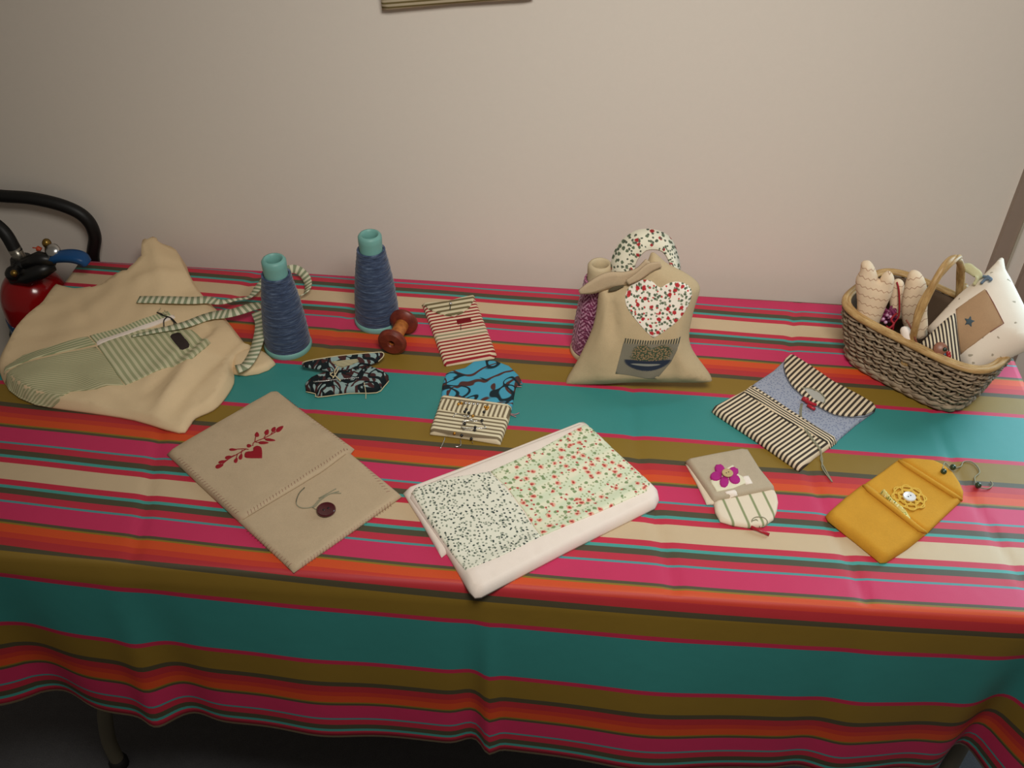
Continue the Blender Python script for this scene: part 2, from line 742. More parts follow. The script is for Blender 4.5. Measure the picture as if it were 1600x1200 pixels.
# front hem: folds (position along the table, width, how far out at the hem)
XF = lambda px: at(px, 1130, -0.30).x
FOLDS = [(XF(240), 0.022, -0.016), (XF(292), 0.03, 0.012), (XF(70), 0.045, 0.026), (XF(500), 0.06, -0.010),
         (XF(765), 0.012, -0.012), (XF(738), 0.02, 0.012), (XF(1010), 0.08, -0.012), (XF(1300), 0.03, -0.005), (XF(1252), 0.03, 0.007),
         (XF(1420), 0.05, 0.014), (XF(1512), 0.034, 0.060)]


def drop_off(X, f):
    """distance the front drop stands out from the table edge at fraction f of its length"""
    y = 0.004 + 0.016 * f + 0.004 * math.sin(X * 9.0 + 1.0) * f
    for c, w, a in FOLDS:
        y -= a * gauss(X, c, w) * f ** 1.2
    k = max(0.0, X - XF(1525))
    y += 0.9 * k * f
    k = max(0.0, XF(40) - X)
    y += 0.25 * k * f
    return y


bm = bmesh.new()
uvl = bm.loops.layers.uv.verify()
NX = 220
xs = [TX0 + (TX1 - TX0) * i / NX for i in range(NX + 1)]
cols = []
RC = 0.010
for X in xs:
    c = []
    FY = front(X)
    v_edge = vstripe(X, FY)
    DROP = (v_edge + 2.952) * S_ * 1.045 - RC * 0.5
    nfr = 26
    for j in range(nfr, 0, -1):                   # front drop from the hem up
        f = j / nfr
        c.append(((X, FY - drop_off(X, f) - 0.004, ZT - RC - (DROP - RC) * f + 0.0), v_edge - (RC * 1.5 + (DROP - RC) * f) / S_ / 1.045))
    for a in (0, 30, 60):                         # over the edge
        a = math.radians(a)
        c.append(((X, FY - 0.004 + RC * (1 - math.cos(a)), ZT - RC + RC * math.sin(a)), v_edge - RC * (1.5 - a * 1.0) / S_ / 1.045))
    ny = 64
    for j in range(ny + 1):
        Y = FY - 0.004 + RC + (TY1 + 0.004 - RC - FY + 0.004 - RC) * j / ny
        z = ZT - 0.0008 * (1 + math.sin(X * 31 + 2 * math.sin(Y * 9))) * 0.5
        # soft creases where the cloth had been folded
        for cx, w, amp in ((at(1025, 850).x, 0.009, 0.0024), (at(1320, 900).x, 0.007, 0.0024), (at(505, 650).x, 0.007, 0.0016), (at(232, 760).x, 0.008, 0.0024), (at(1545, 800).x, 0.006, 0.0018)):
            z -= amp * gauss(X + 0.03 * math.sin(Y * 7), cx, w)
        c.append(((X, Y, z), vstripe(X, Y)))
    for a in (60, 30, 0):
        a = math.radians(a)
        c.append(((X, TY1 + 0.004 - RC * (1 - math.cos(a)), ZT - RC + RC * math.sin(a)), vstripe(X, TY1) + RC * (1.5 - a) / S_))
    for j in range(1, 9):
        f = j / 8
        c.append(((X, TY1 + 0.006 + 0.006 * f, ZT - RC - 0.26 * f), vstripe(X, TY1) + (RC * 1.5 + 0.26 * f) / S_))
    cols.append([(bm.verts.new(p), (X, v)) for p, v in c])


def side_cols(sgn):
    """the cloth hanging over a short end"""
    out = []
    src = cols[-1] if sgn > 0 else cols[0]
    for j in range(1, 9):
        f = j / 8
        row = []
        for vtx, uv in src:
            p = vtx.co
            low = max(0.0, ZT - RC - p.z)
            row.append((bm.verts.new((p.x + sgn * (0.012 * min(1, f * 8) * 0.4 + (0.010 if sgn > 0 else 0.002) * f), p.y + (-0.16 * low * f if p.y < 1 else 0), min(p.z, ZT - RC) - (0.24 * f if low < 0.01 else 0.12 * f))),
                        (uv[0] + sgn * 0.24 * f, uv[1])))
        out.append(row)
    return out


allc = side_cols(-1)[::-1] + cols + side_cols(1)
for A, B in zip(allc, allc[1:]):
    for k in range(len(A) - 1):
        q = (A[k], B[k], B[k + 1], A[k + 1])
        f = bm.faces.new([z[0] for z in q])
        for lp, z in zip(f.loops, q):
            lp[uvl].uv = z[1]
tc = obj('tablecloth', bm, M_TC, None, True, ((TX0 + TX1) / 2, (TY0 + TY1) / 2, ZT))
tag(tc, 'bright striped cotton tablecloth in pink, teal, olive, orange and cream covering the table', 'tablecloth')
sm = tc.modifiers.new('thickness', 'SOLIDIFY'); sm.thickness = 0.001; sm.offset = -1

# ------------------------------------------------------------------ patterned fabrics
m_linen = cloth('natural_linen', (190, 168, 138), weave=520, var=0.16, bump=0.4, big=0.25, bigscale=22)
m_calico = cloth('cream_calico', (226, 200, 160), weave=600, var=0.08, big=0.25, bigscale=16)
m_white = cloth('white_cotton', (240, 226, 214), weave=700, var=0.06, big=0.15, bigscale=20)
m_yellow = cloth('mustard_linen', (202, 146, 44), weave=520, var=0.18, bump=0.4, big=0.2, bigscale=25)
m_taupe = cloth('taupe_linen', (182, 166, 142), weave=560, var=0.18, bump=0.4)
m_greythread = solid('pink_grey_thread', (176, 130, 138), 0.7)
m_redthread = solid('red_thread', (150, 22, 36), 0.6, 0.3)
m_pinkthread = solid('dusky_pink_thread', (150, 104, 92), 0.7, 0.2)
m_cord = solid('grey_green_cord', (150, 146, 122), 0.7, 0.2)
m_creamcord = solid('cream_cord', (206, 192, 156), 0.7, 0.2)
m_silver = solid('silver_metal', (215, 215, 215), 0.25, 0.5, 1.0)
m_gold = solid('gold_bead', (205, 150, 60), 0.25, 0.6, 0.8)
m_blackbead = solid('black_bead', (20, 20, 22), 0.2, 0.6)
m_greenbead = solid('dark_green_bead', (46, 66, 44), 0.2, 0.6)
m_redbead = solid('red_stick', (178, 32, 48), 0.35, 0.5)
m_purple = cloth('purple_felt', (172, 40, 126), weave=900, bump=0.5, dist=0.001)
m_wood = solid('button_wood', (196, 170, 120), 0.5, 0.4)
m_darkbutton = solid('maroon_button', (74, 16, 26), 0.25, 0.6, 0, 0.4)


def floral(name, ground, sprigs, stripe=None, weave=700, leaf_r=0.30):
    """small printed sprigs. sprigs: (scale per m, radius, colour, seed, amount)"""
    m = Mat(name)
    u = m.uv()
    c = lin(ground)
    if stripe:
        c = m.mix(m.stripe(u[2], stripe[0], 0.5, 0.12), lin(ground), lin(stripe[1]))
    else:
        c = m.mix(0.0, c, c)
    for (sc, r, col, seed, amt) in sprigs:
        w = m.noise(sc * 2.2, 2, vec=u[0])
        v = m.vec(m.math('MULTIPLY_ADD', w, 0.35 / sc, m.math('ADD', u[1], seed * 1.37)), m.math('MULTIPLY_ADD', w, -0.5 / sc, m.math('ADD', u[2], seed * 0.71)))
        d, cc = m.vor(sc, v)
        sp = m.n('ShaderNodeSeparateColor')
        m.put(sp.inputs[0], cc)
        on = m.less(sp.outputs[0], amt)
        k = m.math('MULTIPLY', m.less(d, r, r * 0.25), on)
        c = m.mix(k, c, lin(col))
    return m.fabric(c, weave=weave, var=0.05, bump=0.15)


m_roses = floral('rose_print', (234, 232, 204), [(200, 0.26, (168, 178, 138), 1, 0.5), (95, 0.24, (132, 152, 108), 2, 0.42),
                                                (70, 0.26, (234, 178, 154), 3, 0.45), (70, 0.16, (206, 100, 88), 3, 0.45), (70, 0.07, (150, 46, 46), 3, 0.45), (110, 0.20, (204, 110, 96), 5, 0.30), (110, 0.09, (150, 50, 50), 5, 0.30)],
                 stripe=(38, (218, 226, 196)))
m_leaves = floral('leaf_print', (232, 230, 212), [(190, 0.28, (164, 170, 152), 1, 0.55), (150, 0.21, (62, 74, 70), 2, 0.5), (170, 0.20, (120, 128, 112), 4, 0.5)])
m_heartprint = floral('red_berry_print', (238, 230, 216), [(170, 0.27, (128, 138, 112), 1, 0.7), (135, 0.25, (84, 98, 78), 2, 0.7), (95, 0.27, (176, 44, 50), 3, 0.42),
                                                          (170, 0.22, (196, 64, 62), 6, 0.22)])
m_greyspot = floral('pale_blue_dotted_print', (158, 164, 180), [(240, 0.26, (124, 132, 156), 1, 0.9)])
m_handleprint = floral('floral_strap_print', (226, 220, 198), [(130, 0.30, (98, 110, 88), 1, 0.6), (90, 0.26, (160, 48, 50), 2, 0.25), (160, 0.26, (84, 92, 78), 4, 0.55)])
m_cushion = floral('speckled_cream_print', (236, 222, 204), [(48, 0.075, (172, 160, 140), 1, 0.9)])
m_lace = floral('yellow_lace', (216, 200, 120), [(330, 0.30, (120, 130, 60), 1, 0.6), (300, 0.24, (238, 230, 180), 3, 0.6)])
m_yarnlace = solid('yellow_crochet', (222, 178, 74), 0.8, 0.2)


def scroll(name, ground, dark, brown, sc=26, w=0.035):
    """swirling printed scrolls"""
    m = Mat(name)
    u = m.uv()
    a = m.noise(sc, 1.0, 0.4, vec=u[0], dist=1.6)
    b = m.noise(sc * 0.8, 1.0, 0.4, vec=m.vec(m.math('ADD', u[1], 3.1), m.math('ADD', u[2], 1.7)), dist=2.2)
    c = m.mix(m.less(m.math('ABSOLUTE', m.math('SUBTRACT', b, 0.52)), w * 1.5, 0.008), lin(ground), lin(brown))
    c = m.mix(m.less(m.math('ABSOLUTE', m.math('SUBTRACT', a, 0.5)), w, 0.008), c, lin(dark))
    return m.fabric(c, weave=800, var=0.05)


m_scroll = scroll('blue_scroll_print', (74, 162, 192), (26, 44, 52), (84, 52, 48), 14, 0.024)
m_scroll_dark = scroll('dark_scroll_print', (140, 162, 160), (16, 26, 30), (66, 36, 36), 32, 0.06)


def zigzag(name, ground, line):
    m = Mat(name)
    u = m.uv()
    z = m.math('PINGPONG', m.math('MULTIPLY', u[1], 130.0), 0.5)
    y = m.math('MULTIPLY_ADD', u[2], 78.0, m.math('MULTIPLY', z, 0.42))
    q = m.math('PINGPONG', y, 0.5)
    return m.fabric(m.mix(m.less(q, 0.05, 0.035), lin(ground), lin(line)), weave=700, var=0.06)


m_zig = zigzag('cream_scallop_stitched', (226, 202, 172), (178, 142, 116))


# ------------------------------------------------------------------ fire extinguisher
def build_extinguisher():
    # push along the ray to stand clear of the wall
    d = ray(46, 440); c = CP + d * (1.355 / d.y)
    cx, cy = c.x, c.y
    zs = c.z                                   # shoulder height
    t = thing('fire_extinguisher', 'red fire extinguisher with black hose and blue lever beside the left end of the table', 'fire extinguisher', (cx, cy, zs - 0.46))
    m_red = solid('red_enamel', (150, 12, 16), 0.16, 0.5)
    m_blk = solid('black_plastic', (16, 16, 16), 0.4, 0.5)
    m_hose = solid('black_hose', (18, 17, 17), 0.5, 0.4)
    m_blue = solid('blue_lever', (18, 76, 132), 0.4, 0.4)
    m_brass = solid('brass', (150, 120, 60), 0.35, 0.5, 0.9)
    T = Matrix.Translation((cx, cy, 0))
    R = 0.056
    z0 = zs - 0.46
    prof = [(0, z0 + 0.012), (R - 0.006, z0), (R, z0 + 0.008), (R, zs - 0.04)]
    for k in range(1, 9):
        a = k / 8 * PI / 2 * 0.94
        prof.append((R * (0.20 + 0.80 * math.cos(a)), zs - 0.04 + 0.062 * math.sin(a)))
    prof += [(0.014, zs + 0.024), (0.014, zs + 0.030), (0, zs + 0.030)]
    cyl = lathe('cylinder', prof, T, m_red, t)
    lab = Mat('blue_label', 0.5)
    u = lab.uv()
    lab.plain(lab.mix(lab.less(lab.noise(90, 2), 0.40, 0.02), lin((24, 74, 120)), lin((150, 165, 175))))
    lathe('label', [(R + 0.0002, z0 + 0.14), (R + 0.001, z0 + 0.14), (R + 0.001, zs - 0.062), (R + 0.0002, zs - 0.062)], T, lab.m, t)
    # valve block
    px = lambda x, y, dy=0.0: at_y(x, y, cy + dy)
    b = bmesh.new()
    add_lathe(b, [(0, zs + 0.018), (0.019, zs + 0.018), (0.021, zs + 0.030), (0.017, zs + 0.048), (0, zs + 0.05)], T, 20)
    p = px(22, 427, -0.03); add_ball(b, p, 0.013, 1.1, 1.2, 1.0)
    add_tube(b, [p, Vector((cx, cy, zs + 0.032)), px(78, 408, -0.01)], [0.0125, 0.016, 0.013], 12)
    add_tube(b, [px(40, 412, -0.02), px(62, 404, -0.02), px(86, 407, -0.02)], [0.011, 0.013, 0.008], 10)
    add_tube(b, [px(20, 436, -0.025), px(44, 432, -0.03), px(66, 422, -0.03), px(86, 416, -0.02)], [0.010, 0.015, 0.014, 0.007], 10)
    bmesh.ops.recalc_face_normals(b, faces=b.faces)
    v = obj('valve', b, m_blk, t)
    b = bmesh.new(); add_ball(b, px(22, 427, -0.044), 0.006); obj('brass_plug', b, m_brass, v)
    b = bmesh.new()
    q = [px(78, 407, -0.02), px(92, 401, -0.02), px(112, 400, -0.02), px(128, 404, -0.02), px(136, 412, -0.02)]
    add_ribbon(b, q, [Vector((0, 1, 0.15))] * 5, [0.012, 0.020, 0.023, 0.023, 0.018], 0.0095, 6)
    obj('lever', b, m_blue, t)
    b = bmesh.new(); add_lathe(b, [(0, 0), (0.011, 0), (0.012, 0.006), (0.010, 0.010), (0, 0.011)], Matrix.Translation(px(85, 393, -0.01)) @ Matrix.Rotation(0.7, 4, 'X'), 18)
    bmesh.ops.recalc_face_normals(b, faces=b.faces)
    obj('pressure_gauge', b, m_silver, t)
    b = bmesh.new(); add_ball(b, px(73, 380, 0.0), 0.0075, 1, 1, 1.1); add_tube(b, [px(73, 381), px(74, 396)], 0.004); obj('relief_knob', b, m_brass, t)
    b = bmesh.new(); add_tube(b, smooth_path([px(51, 387), px(58, 388), px(64, 391)], 4), [0.001] * 4 + [0.0045] * 5, 8); obj('safety_seal', b, solid('orange_seal', (196, 70, 34), 0.5), t)
    b = bmesh.new()
    add_tube(b, [px(36, 408), px(30, 401), px(22, 388)], 0.0105, 14)
    obj('hose_ferrule', b, solid('steel_ferrule', (150, 145, 135), 0.3, 0.5, 0.9), t)
    hy = 0.068
    pts = [px(26, 394, 0.0), px(0, 356, 0.01), px(-60, 318, 0.03), px(-90, 300, 0.05), px(-50, 300, hy), px(0, 306, hy), px(50, 310, hy), px(100, 322, hy),
           px(133, 340, hy), px(148, 368, hy), px(146, 408, hy)]
    e = pts[-1]
    pts += [Vector((e.x - 0.002, 1.433, e.z - 0.08)), Vector((e.x - 0.01, 1.433, 0.36))]
    tube('hose', pts, 0.0108, m_hose, t, 14, n=8)
    # the brackets holding it to the wall
    for z in (z0 + 0.12, zs - 0.10):
        b = bmesh.new()
        ring = [(cx + (R + 0.002) * math.cos(a), cy + (R + 0.002) * math.sin(a), z) for a in [2 * PI * k / 28 for k in range(28)]]
        add_tube(b, ring, 0.004, 6, True)
        add_box(b, (cx - 0.015, cy + R - 0.003, z - 0.012), (cx + 0.015, WY - 0.001, z + 0.012))
        obj('wall_bracket', b, m_blk, t, False)


build_extinguisher()


# ------------------------------------------------------------------ cones of yarn and the bobbin
def yarn(name, c1, c2, c3, contrast):
    m = Mat(name, 0.8, 0.2, sheen=0.3)
    u = m.uv()
    a = m.noise(1.0, 4, 0.7, vec=m.vec(m.math('MULTIPLY', u[1], 9.0), m.math('MULTIPLY', u[2], 420.0)))
    z = m.math('FRACT', m.math('ADD', m.math('MULTIPLY', u[2], 125.0), m.math('MULTIPLY', m.math('PINGPONG', m.math('MULTIPLY', u[1], 9.0), 0.5), contrast)))
    k = m.noise(1.0, 2, 0.6, vec=m.vec(m.math('MULTIPLY', u[1], 14.0), m.math('MULTIPLY', u[2], 150.0)))
    c = m.ramp(a, [(0.30, lin(c1)), (0.52, lin(c2)), (0.72, lin(c3))], False)
    if contrast > 1:
        c = m.mix(m.math('MULTIPLY', m.less(z, 0.45, 0.15), m.less(k, 0.56, 0.05)), c, lin(c3))
    m.put(m.b.inputs['Base Color'], c)
    b = m.n('ShaderNodeBump'); b.inputs['Strength'].default_value = 0.6; b.inputs['Distance'].default_value = 0.0015
    m.put(b.inputs['Height'], a); m.t.links.new(b.outputs[0], m.b.inputs['Normal'])
    return m.m


def make_cone(label, loc, m_core, m_yarn, rb=0.0335, rt=0.0165, H=0.162):
    loc = Vector(loc)
    t = thing('yarn_cone', label, 'yarn cone', loc, 'cones of yarn on the table')
    T = Matrix.Translation(loc)
    rr = lambda z: rb + (rt - rb) * z / H
    lathe('cone_core', [(rr(0) - 0.004, 0.001), (rr(0) + 0.0025, 0.0), (rr(0) + 0.0035, 0.004), (rr(0.008) + 0.0025, 0.009), (rr(0.01) - 0.001, 0.0105), (rt + 0.001, H - 0.026),
                        (rt + 0.0015, H - 0.012), (rt + 0.0015, H - 0.004), (rt - 0.0005, H - 0.0008), (rt - 0.003, H), (rt - 0.0055, H - 0.002), (rt - 0.0065, H - 0.012), (rt - 0.004, H - 0.05), (rb - 0.006, 0.004), (rr(0) - 0.004, 0.001)], T, m_core, t, 40, 50)
    prof = []
    n = 60
    for k in range(n + 1):
        z = 0.0085 + (H - 0.036) * k / n
        q = k / n
        prof.append((rr(z) + 0.0022 + 0.0022 * math.sin(PI * min(1, q * 1.05)) + 0.00035 * math.sin(k * 1.9) + 0.0002 * math.sin(k * 5.3), z))
    prof = [(rr(0.0085) - 0.003, 0.0086), (rr(0.0085) - 0.001, 0.009)] + prof + [(rr(H - 0.028) - 0.001, H - 0.0268)]
    lathe('thread', prof, T, m_yarn, t, 48, 60)
    return t


m_teal_core = solid('pale_teal_plastic', (122, 176, 168), 0.45, 0.4)
m_cream_core = solid('cream_card_core', (198, 180, 146), 0.6, 0.3)
m_blue_yarn = yarn('blue_yarn', (38, 48, 68), (66, 80, 108), (110, 126, 150), 0)
m_purple_yarn = yarn('purple_mottled_yarn', (78, 20, 50), (116, 38, 76), (196, 142, 168), 3.5)
pA = at(447, 549, 0); pB = at(589, 505, 0); pC = at(918, 548, 0)
coneA = make_cone('blue yarn cone standing behind the apron tie, left of the other blue cone', (pA.x, pA.y + 0.014, ZT), m_teal_core, m_blue_yarn)
dup(coneA, (pB.x, pB.y + 0.008, ZT), 'blue yarn cone standing beside the brown wooden bobbin, nearer the wall')
make_cone('purple mottled yarn cone with cream core half hidden behind the heart bag', (at_y(940, 414, 1.238).x - 0.002, 1.238, ZT), m_cream_core, m_purple_yarn)


def build_bobbin():
    m = Mat('turned_brown_wood', 0.4, 0.4)
    g = m.noise(1.0, 4, 0.6, vec=m.vec(m.math('MULTIPLY', m.uv()[1], 8.0), m.math('MULTIPLY', m.uv()[2], 300.0)))
    m.plain(m.ramp(g, [(0.3, lin((92, 34, 26))), (0.7, lin((134, 58, 40)))], False))
    s = Mat('pale_worn_wood', 0.4, 0.4)
    g = s.noise(1.0, 4, 0.6, vec=s.vec(s.math('MULTIPLY', s.uv()[1], 10.0), s.math('MULTIPLY', s.uv()[2], 160.0)))
    s.plain(s.ramp(g, [(0.3, lin((148, 82, 34))), (0.7, lin((196, 122, 60)))], False))
    R = 0.0225
    a = at(612, 536, R) ; b = at(632, 501, R)
    ax = (b - a); L = ax.length; ax.normalize()
    t = thing('wooden_bobbin', 'empty brown wooden bobbin lying on its side by the blue yarn cone', 'bobbin', (a.x, a.y, ZT))
    M = Matrix.Translation(a) @ ax.to_track_quat('Z', 'Y').to_matrix().to_4x4()
    fl = [(0.0045, -0.001), (0.0065, -0.003), (R * 0.8, -0.003), (R, 0.001), (R, 0.005), (R * 0.85, 0.009), (0.011, 0.012)]
    lathe('spindle', [(0.0045, 0.0), (0.011, 0.010), (0.0105, L * 0.5), (0.011, L - 0.010), (0.0045, L), (0.0045, 0.0)], M, s.m, t, 28)
    lathe('flange', fl + [(0.0045, 0.012), (0.0045, -0.001)], M, m.m, t, 36)
    lathe('flange', [(r, L - z) for r, z in fl] + [(0.0045, L - 0.012), (0.0045, L + 0.001)], M, m.m, t, 36)


build_bobbin()


# ------------------------------------------------------------------ flat pouches and linens
def line_on(bm, hf, pts, r, n=5, dz=None, seg=6):
    P = [hf.surf(x, y, r * 0.6 if dz is None else dz) for x, y in pts]
    add_tube(bm, smooth_path(P, n), r, seg)


def bezier_px(pts, n=6):
    return [(p.x, p.y) for p in smooth_path([Vector((x, y, 0)) for x, y in pts], n)]


def heart_px(c, ex, ey, s=1.0, n=28):
    """heart outline; ex, ey are pixel vectors of its half width and of its height down to the tip"""
    out = []
    for k in range(n):
        a = 2 * PI * k / n
        x = 16 * math.sin(a) ** 3 / 16
        y = -(13 * math.cos(a) - 5 * math.cos(2 * a) - 2 * math.cos(3 * a) - math.cos(4 * a)) / 16
        out.append((c[0] + s * (ex[0] * x + ey[0] * y), c[1] + s * (ex[1] * x + ey[1] * y)))
    return out


def disc_px(cx, cy, rx, ry, n=18, ang=0.0):
    return [(cx + rx * math.cos(2 * PI * k / n + ang), cy + ry * math.sin(2 * PI * k / n + ang)) for k in range(n)]


def knob(name, p, r, h, m, parent, seg=20, holes=0):
    """a round button lying face up at p"""
    T = Matrix.Translation(p)
    o = lathe(name, [(0, 0), (r * 0.9, 0), (r, h * 0.35), (r, h * 0.7), (r * 0.9, h), (r * 0.72, h * 0.86), (0, h * 0.8)], T, m, parent, seg, 60)
    if holes:
        b = bmesh.new()
        for k in range(holes):
            a = k * 2 * PI / holes + 0.6
            add_lathe(b, [(0, 0.0), (r * 0.12, 0.0), (r * 0.12, h * 0.86), (0, h * 0.86)], Matrix.Translation(p + Vector((math.cos(a), math.sin(a), 0)) * r * 0.25), 8)
        bmesh.ops.recalc_face_normals(b, faces=b.faces)
        obj('thread_hole', b, m_blackbead, o)
    return o


def on_table(name, label, cat, px, py, group=None):
    p = at(px, py)
    return thing(name, label, cat, (p.x, p.y, ZT), group)


def lerp2(a, b, t):
    return (a[0] + (b[0] - a[0]) * t, a[1] + (b[1] - a[1]) * t)


def stitches(hf, a, b, n, ln, slant, r=0.00045):
    """a row of small slanted stitches from pixel a to pixel b"""
    bm = bmesh.new()
    A, B = Vector(hf.onpx(*a)), Vector(hf.onpx(*b))
    e = (B - A).normalized(); f = Vector((-e.y, e.x))
    for k in range(n):
        c = A.lerp(B, (k + 0.5) / n)
        q = []
        for s in (-1, 0, 1):
            p = c + (e * slant + f) * (ln * 0.5 * s)
            q.append(hf.fr.w(p.x, p.y, hf(p.x, p.y) + r * (0.9 if s == 0 else 0.2)))
        add_tube(bm, q, r, 5)
    return bm


# linen envelope with the red heart
def build_envelope():
    t = on_table('linen_envelope', 'large natural linen envelope pouch with red embroidered heart and round maroon button', 'pouch', 445, 755)
    TL, TR, BR, BL = (262, 712), (431, 613), (628, 777), (459, 896)
    o, hf = puff('body', [TL, (345, 663), TR, (530, 696), BR, (545, 836), BL, (360, 804)], m_linen, t, t=0.0065, r=0.006, uv=('m', TL, TR), step=0.009, wob=0.0006)
    fl = [(261, 711), (346, 661), (431, 612), (492, 658), (554, 703), (548, 710), (500, 740), (450, 770), (395, 803), (381, 812), (372, 812), (364, 806), (312, 758)]
    f, hff = puff('flap', fl, m_linen, t, t=0.0036, r=0.004, fr=hf.fr, uv=('m', TL, TR), step=0.009, base=hf, pxf=hf.onpx, t0=0.0012, wob=0.0005,
                  hadd=lambda a, b: 0.0015 * math.exp(-((a - at(455, 768).x) ** 2 + (b - at(455, 768).y) ** 2) / 0.004))
    # embroidery on the flap
    S = lambda x, y: (320 + x / 10.667, 650 + y / 10.667)
    bm = bmesh.new()
    stems = [[(800, 500), (825, 440), (985, 375), (1110, 310), (1210, 250)], [(835, 430), (850, 340)], [(985, 375), (1020, 310)], [(1100, 315), (1140, 250)],
             [(850, 440), (930, 445)], [(990, 380), (1060, 390)], [(730, 560), (640, 550), (500, 560)], [(690, 552), (540, 640), (400, 720), (290, 810)], [(625, 570), (600, 660)],
             [(545, 640), (520, 720)], [(500, 655), (420, 690)], [(380, 735), (300, 755)]]
    for s in stems:
        line_on(bm, hff, [S(*p) for p in s], 0.0006, 4, 0.0005)
    leaves = [((1250, 215), 75, 34, -0.65), ((1150, 225), 48, 34, -1.0), ((1035, 270), 50, 36, -1.1), ((870, 310), 42, 36, -1.5), ((1090, 400), 90, 22, 0.1), ((980, 447), 85, 24, 0.0),
              ((740, 498), 42, 28, 0), ((470, 562), 65, 20, 0.0), ((600, 680), 52, 30, -1.2), ((520, 740), 46, 30, -1.1), ((395, 690), 60, 26, -0.25), ((290, 765), 66, 24, -0.25), ((245, 835), 72, 32, -0.35)]
    e = obj('embroidery', bm, m_redthread, t)
    for (c, a, b, r) in leaves:
        P = []
        for k in range(12):
            q = 2 * PI * k / 12
            x, y = a * math.cos(q), b * math.sin(q) * (1 - 0.35 * math.cos(q))
            P.append(S(c[0] + x * math.cos(r) - y * math.sin(r), c[1] + x * math.sin(r) + y * math.cos(r)))
        patch_on('embroidered_leaf', P, m_redthread, e, hff, t=0.0009, r=0.001, step=0.003)
    hp = [(955, 705), (700, 700), (662, 655), (690, 600), (800, 585), (810, 530), (870, 500), (935, 520), (955, 590)]
    patch_on('embroidered_heart', bezier_px([S(*p) for p in hp] + [S(955, 705)], 3)[:-1], m_redthread, e, hff, t=0.0011, r=0.0014, step=0.003)
    # whip stitches along the edges
    st = [(hff, (278, 715), (372, 802), 26), (hff, (385, 803), (545, 703), 34), (hff, (540, 694), (443, 620), 26), (hf, (386, 828), (455, 884), 16), (hf, (470, 882), (612, 784), 32), (hf, (608, 770), (560, 718), 14)]
    for h, a, b, n in st:
        obj('edge_stitching', stitches(h, a, b, n, 0.0045, 0.45, 0.0003), m_pinkthread, t)
    knob('button', hf.surf(510, 799, 0.0012), 0.0125, 0.0042, m_darkbutton, t, 30, 2)
    bm = bmesh.new()
    for k in (0, 3):
        line_on(bm, hf, [(476, 762), (467, 772), (463, 787), (472, 794), (488 + k, 792), (500, 780 + k), (516, 772), (530 + k, 768 + k)], 0.0007, 5)
    line_on(bm, hf, [(488, 793), (500, 800)], 0.0007, 4)
    line_on(bm, hf, [(498, 779), (525, 764)], 0.0007, 4)
    obj('button_cord', bm, m_cord, t)


build_envelope()


# folded white runner with floral panels
def build_runner():
    t = on_table('table_runner', 'folded white cotton table runner with rose print and small leaf print panels', 'table runner', 828, 795)
    lo = [(630, 772), (640, 764), (780, 712), (912, 660), (920, 668), (960, 740), (760, 880), (698, 866), (690, 872), (684, 862), (655, 812)]
    puff('folded_layer', lo, m_white, t, t=0.007, r=0.005, uv=('m', (640, 764), (912, 660)), step=0.010)
    up = [(637, 775), (646, 766), (780, 713), (913, 661), (919, 666), (968, 711), (1017, 757), (1028, 768), (1030, 779), (1024, 791), (885, 860), (752, 930), (742, 931), (733, 922), (700, 866), (664, 814)]
    e0, e1 = Vector(table_frame().px(738, 926)), Vector(table_frame().px(1028, 778))
    ed = (e1 - e0).normalized()

    def roll(a, b):                       # the fold along the near long side is thick and rounded
        d = abs((Vector((a, b)) - e0).cross(ed)) if False else abs((a - e0.x) * ed.y - (b - e0.y) * ed.x)
        return 0.005 * math.exp(-((d - 0.014) / 0.014) ** 2)
    o, hf = puff('upper_fold', up, m_white, t, t=0.013, r=0.008, uv=('m', (640, 764), (912, 660)), step=0.009, t0=0.003, hadd=roll, wob=0.0003, ho=0.006)
    leaf = [(641, 772), (700, 748), (765, 737), (790, 762), (818, 800), (845, 838), (785, 868), (728, 892), (700, 857), (668, 812)]
    patch_on('leaf_print_panel', leaf, m_leaves, t, hf, t=0.0012, uv=('m', (640, 772), (765, 737)), step=0.008)
    rose = [(766, 737), (845, 701), (920, 668), (968, 714), (1018, 760), (1010, 768), (930, 803), (846, 838), (820, 800), (792, 762)]
    patch_on('rose_print_panel', rose, m_roses, t, hf, t=0.0014, uv=('m', (766, 737), (920, 668)), step=0.008)


build_runner()


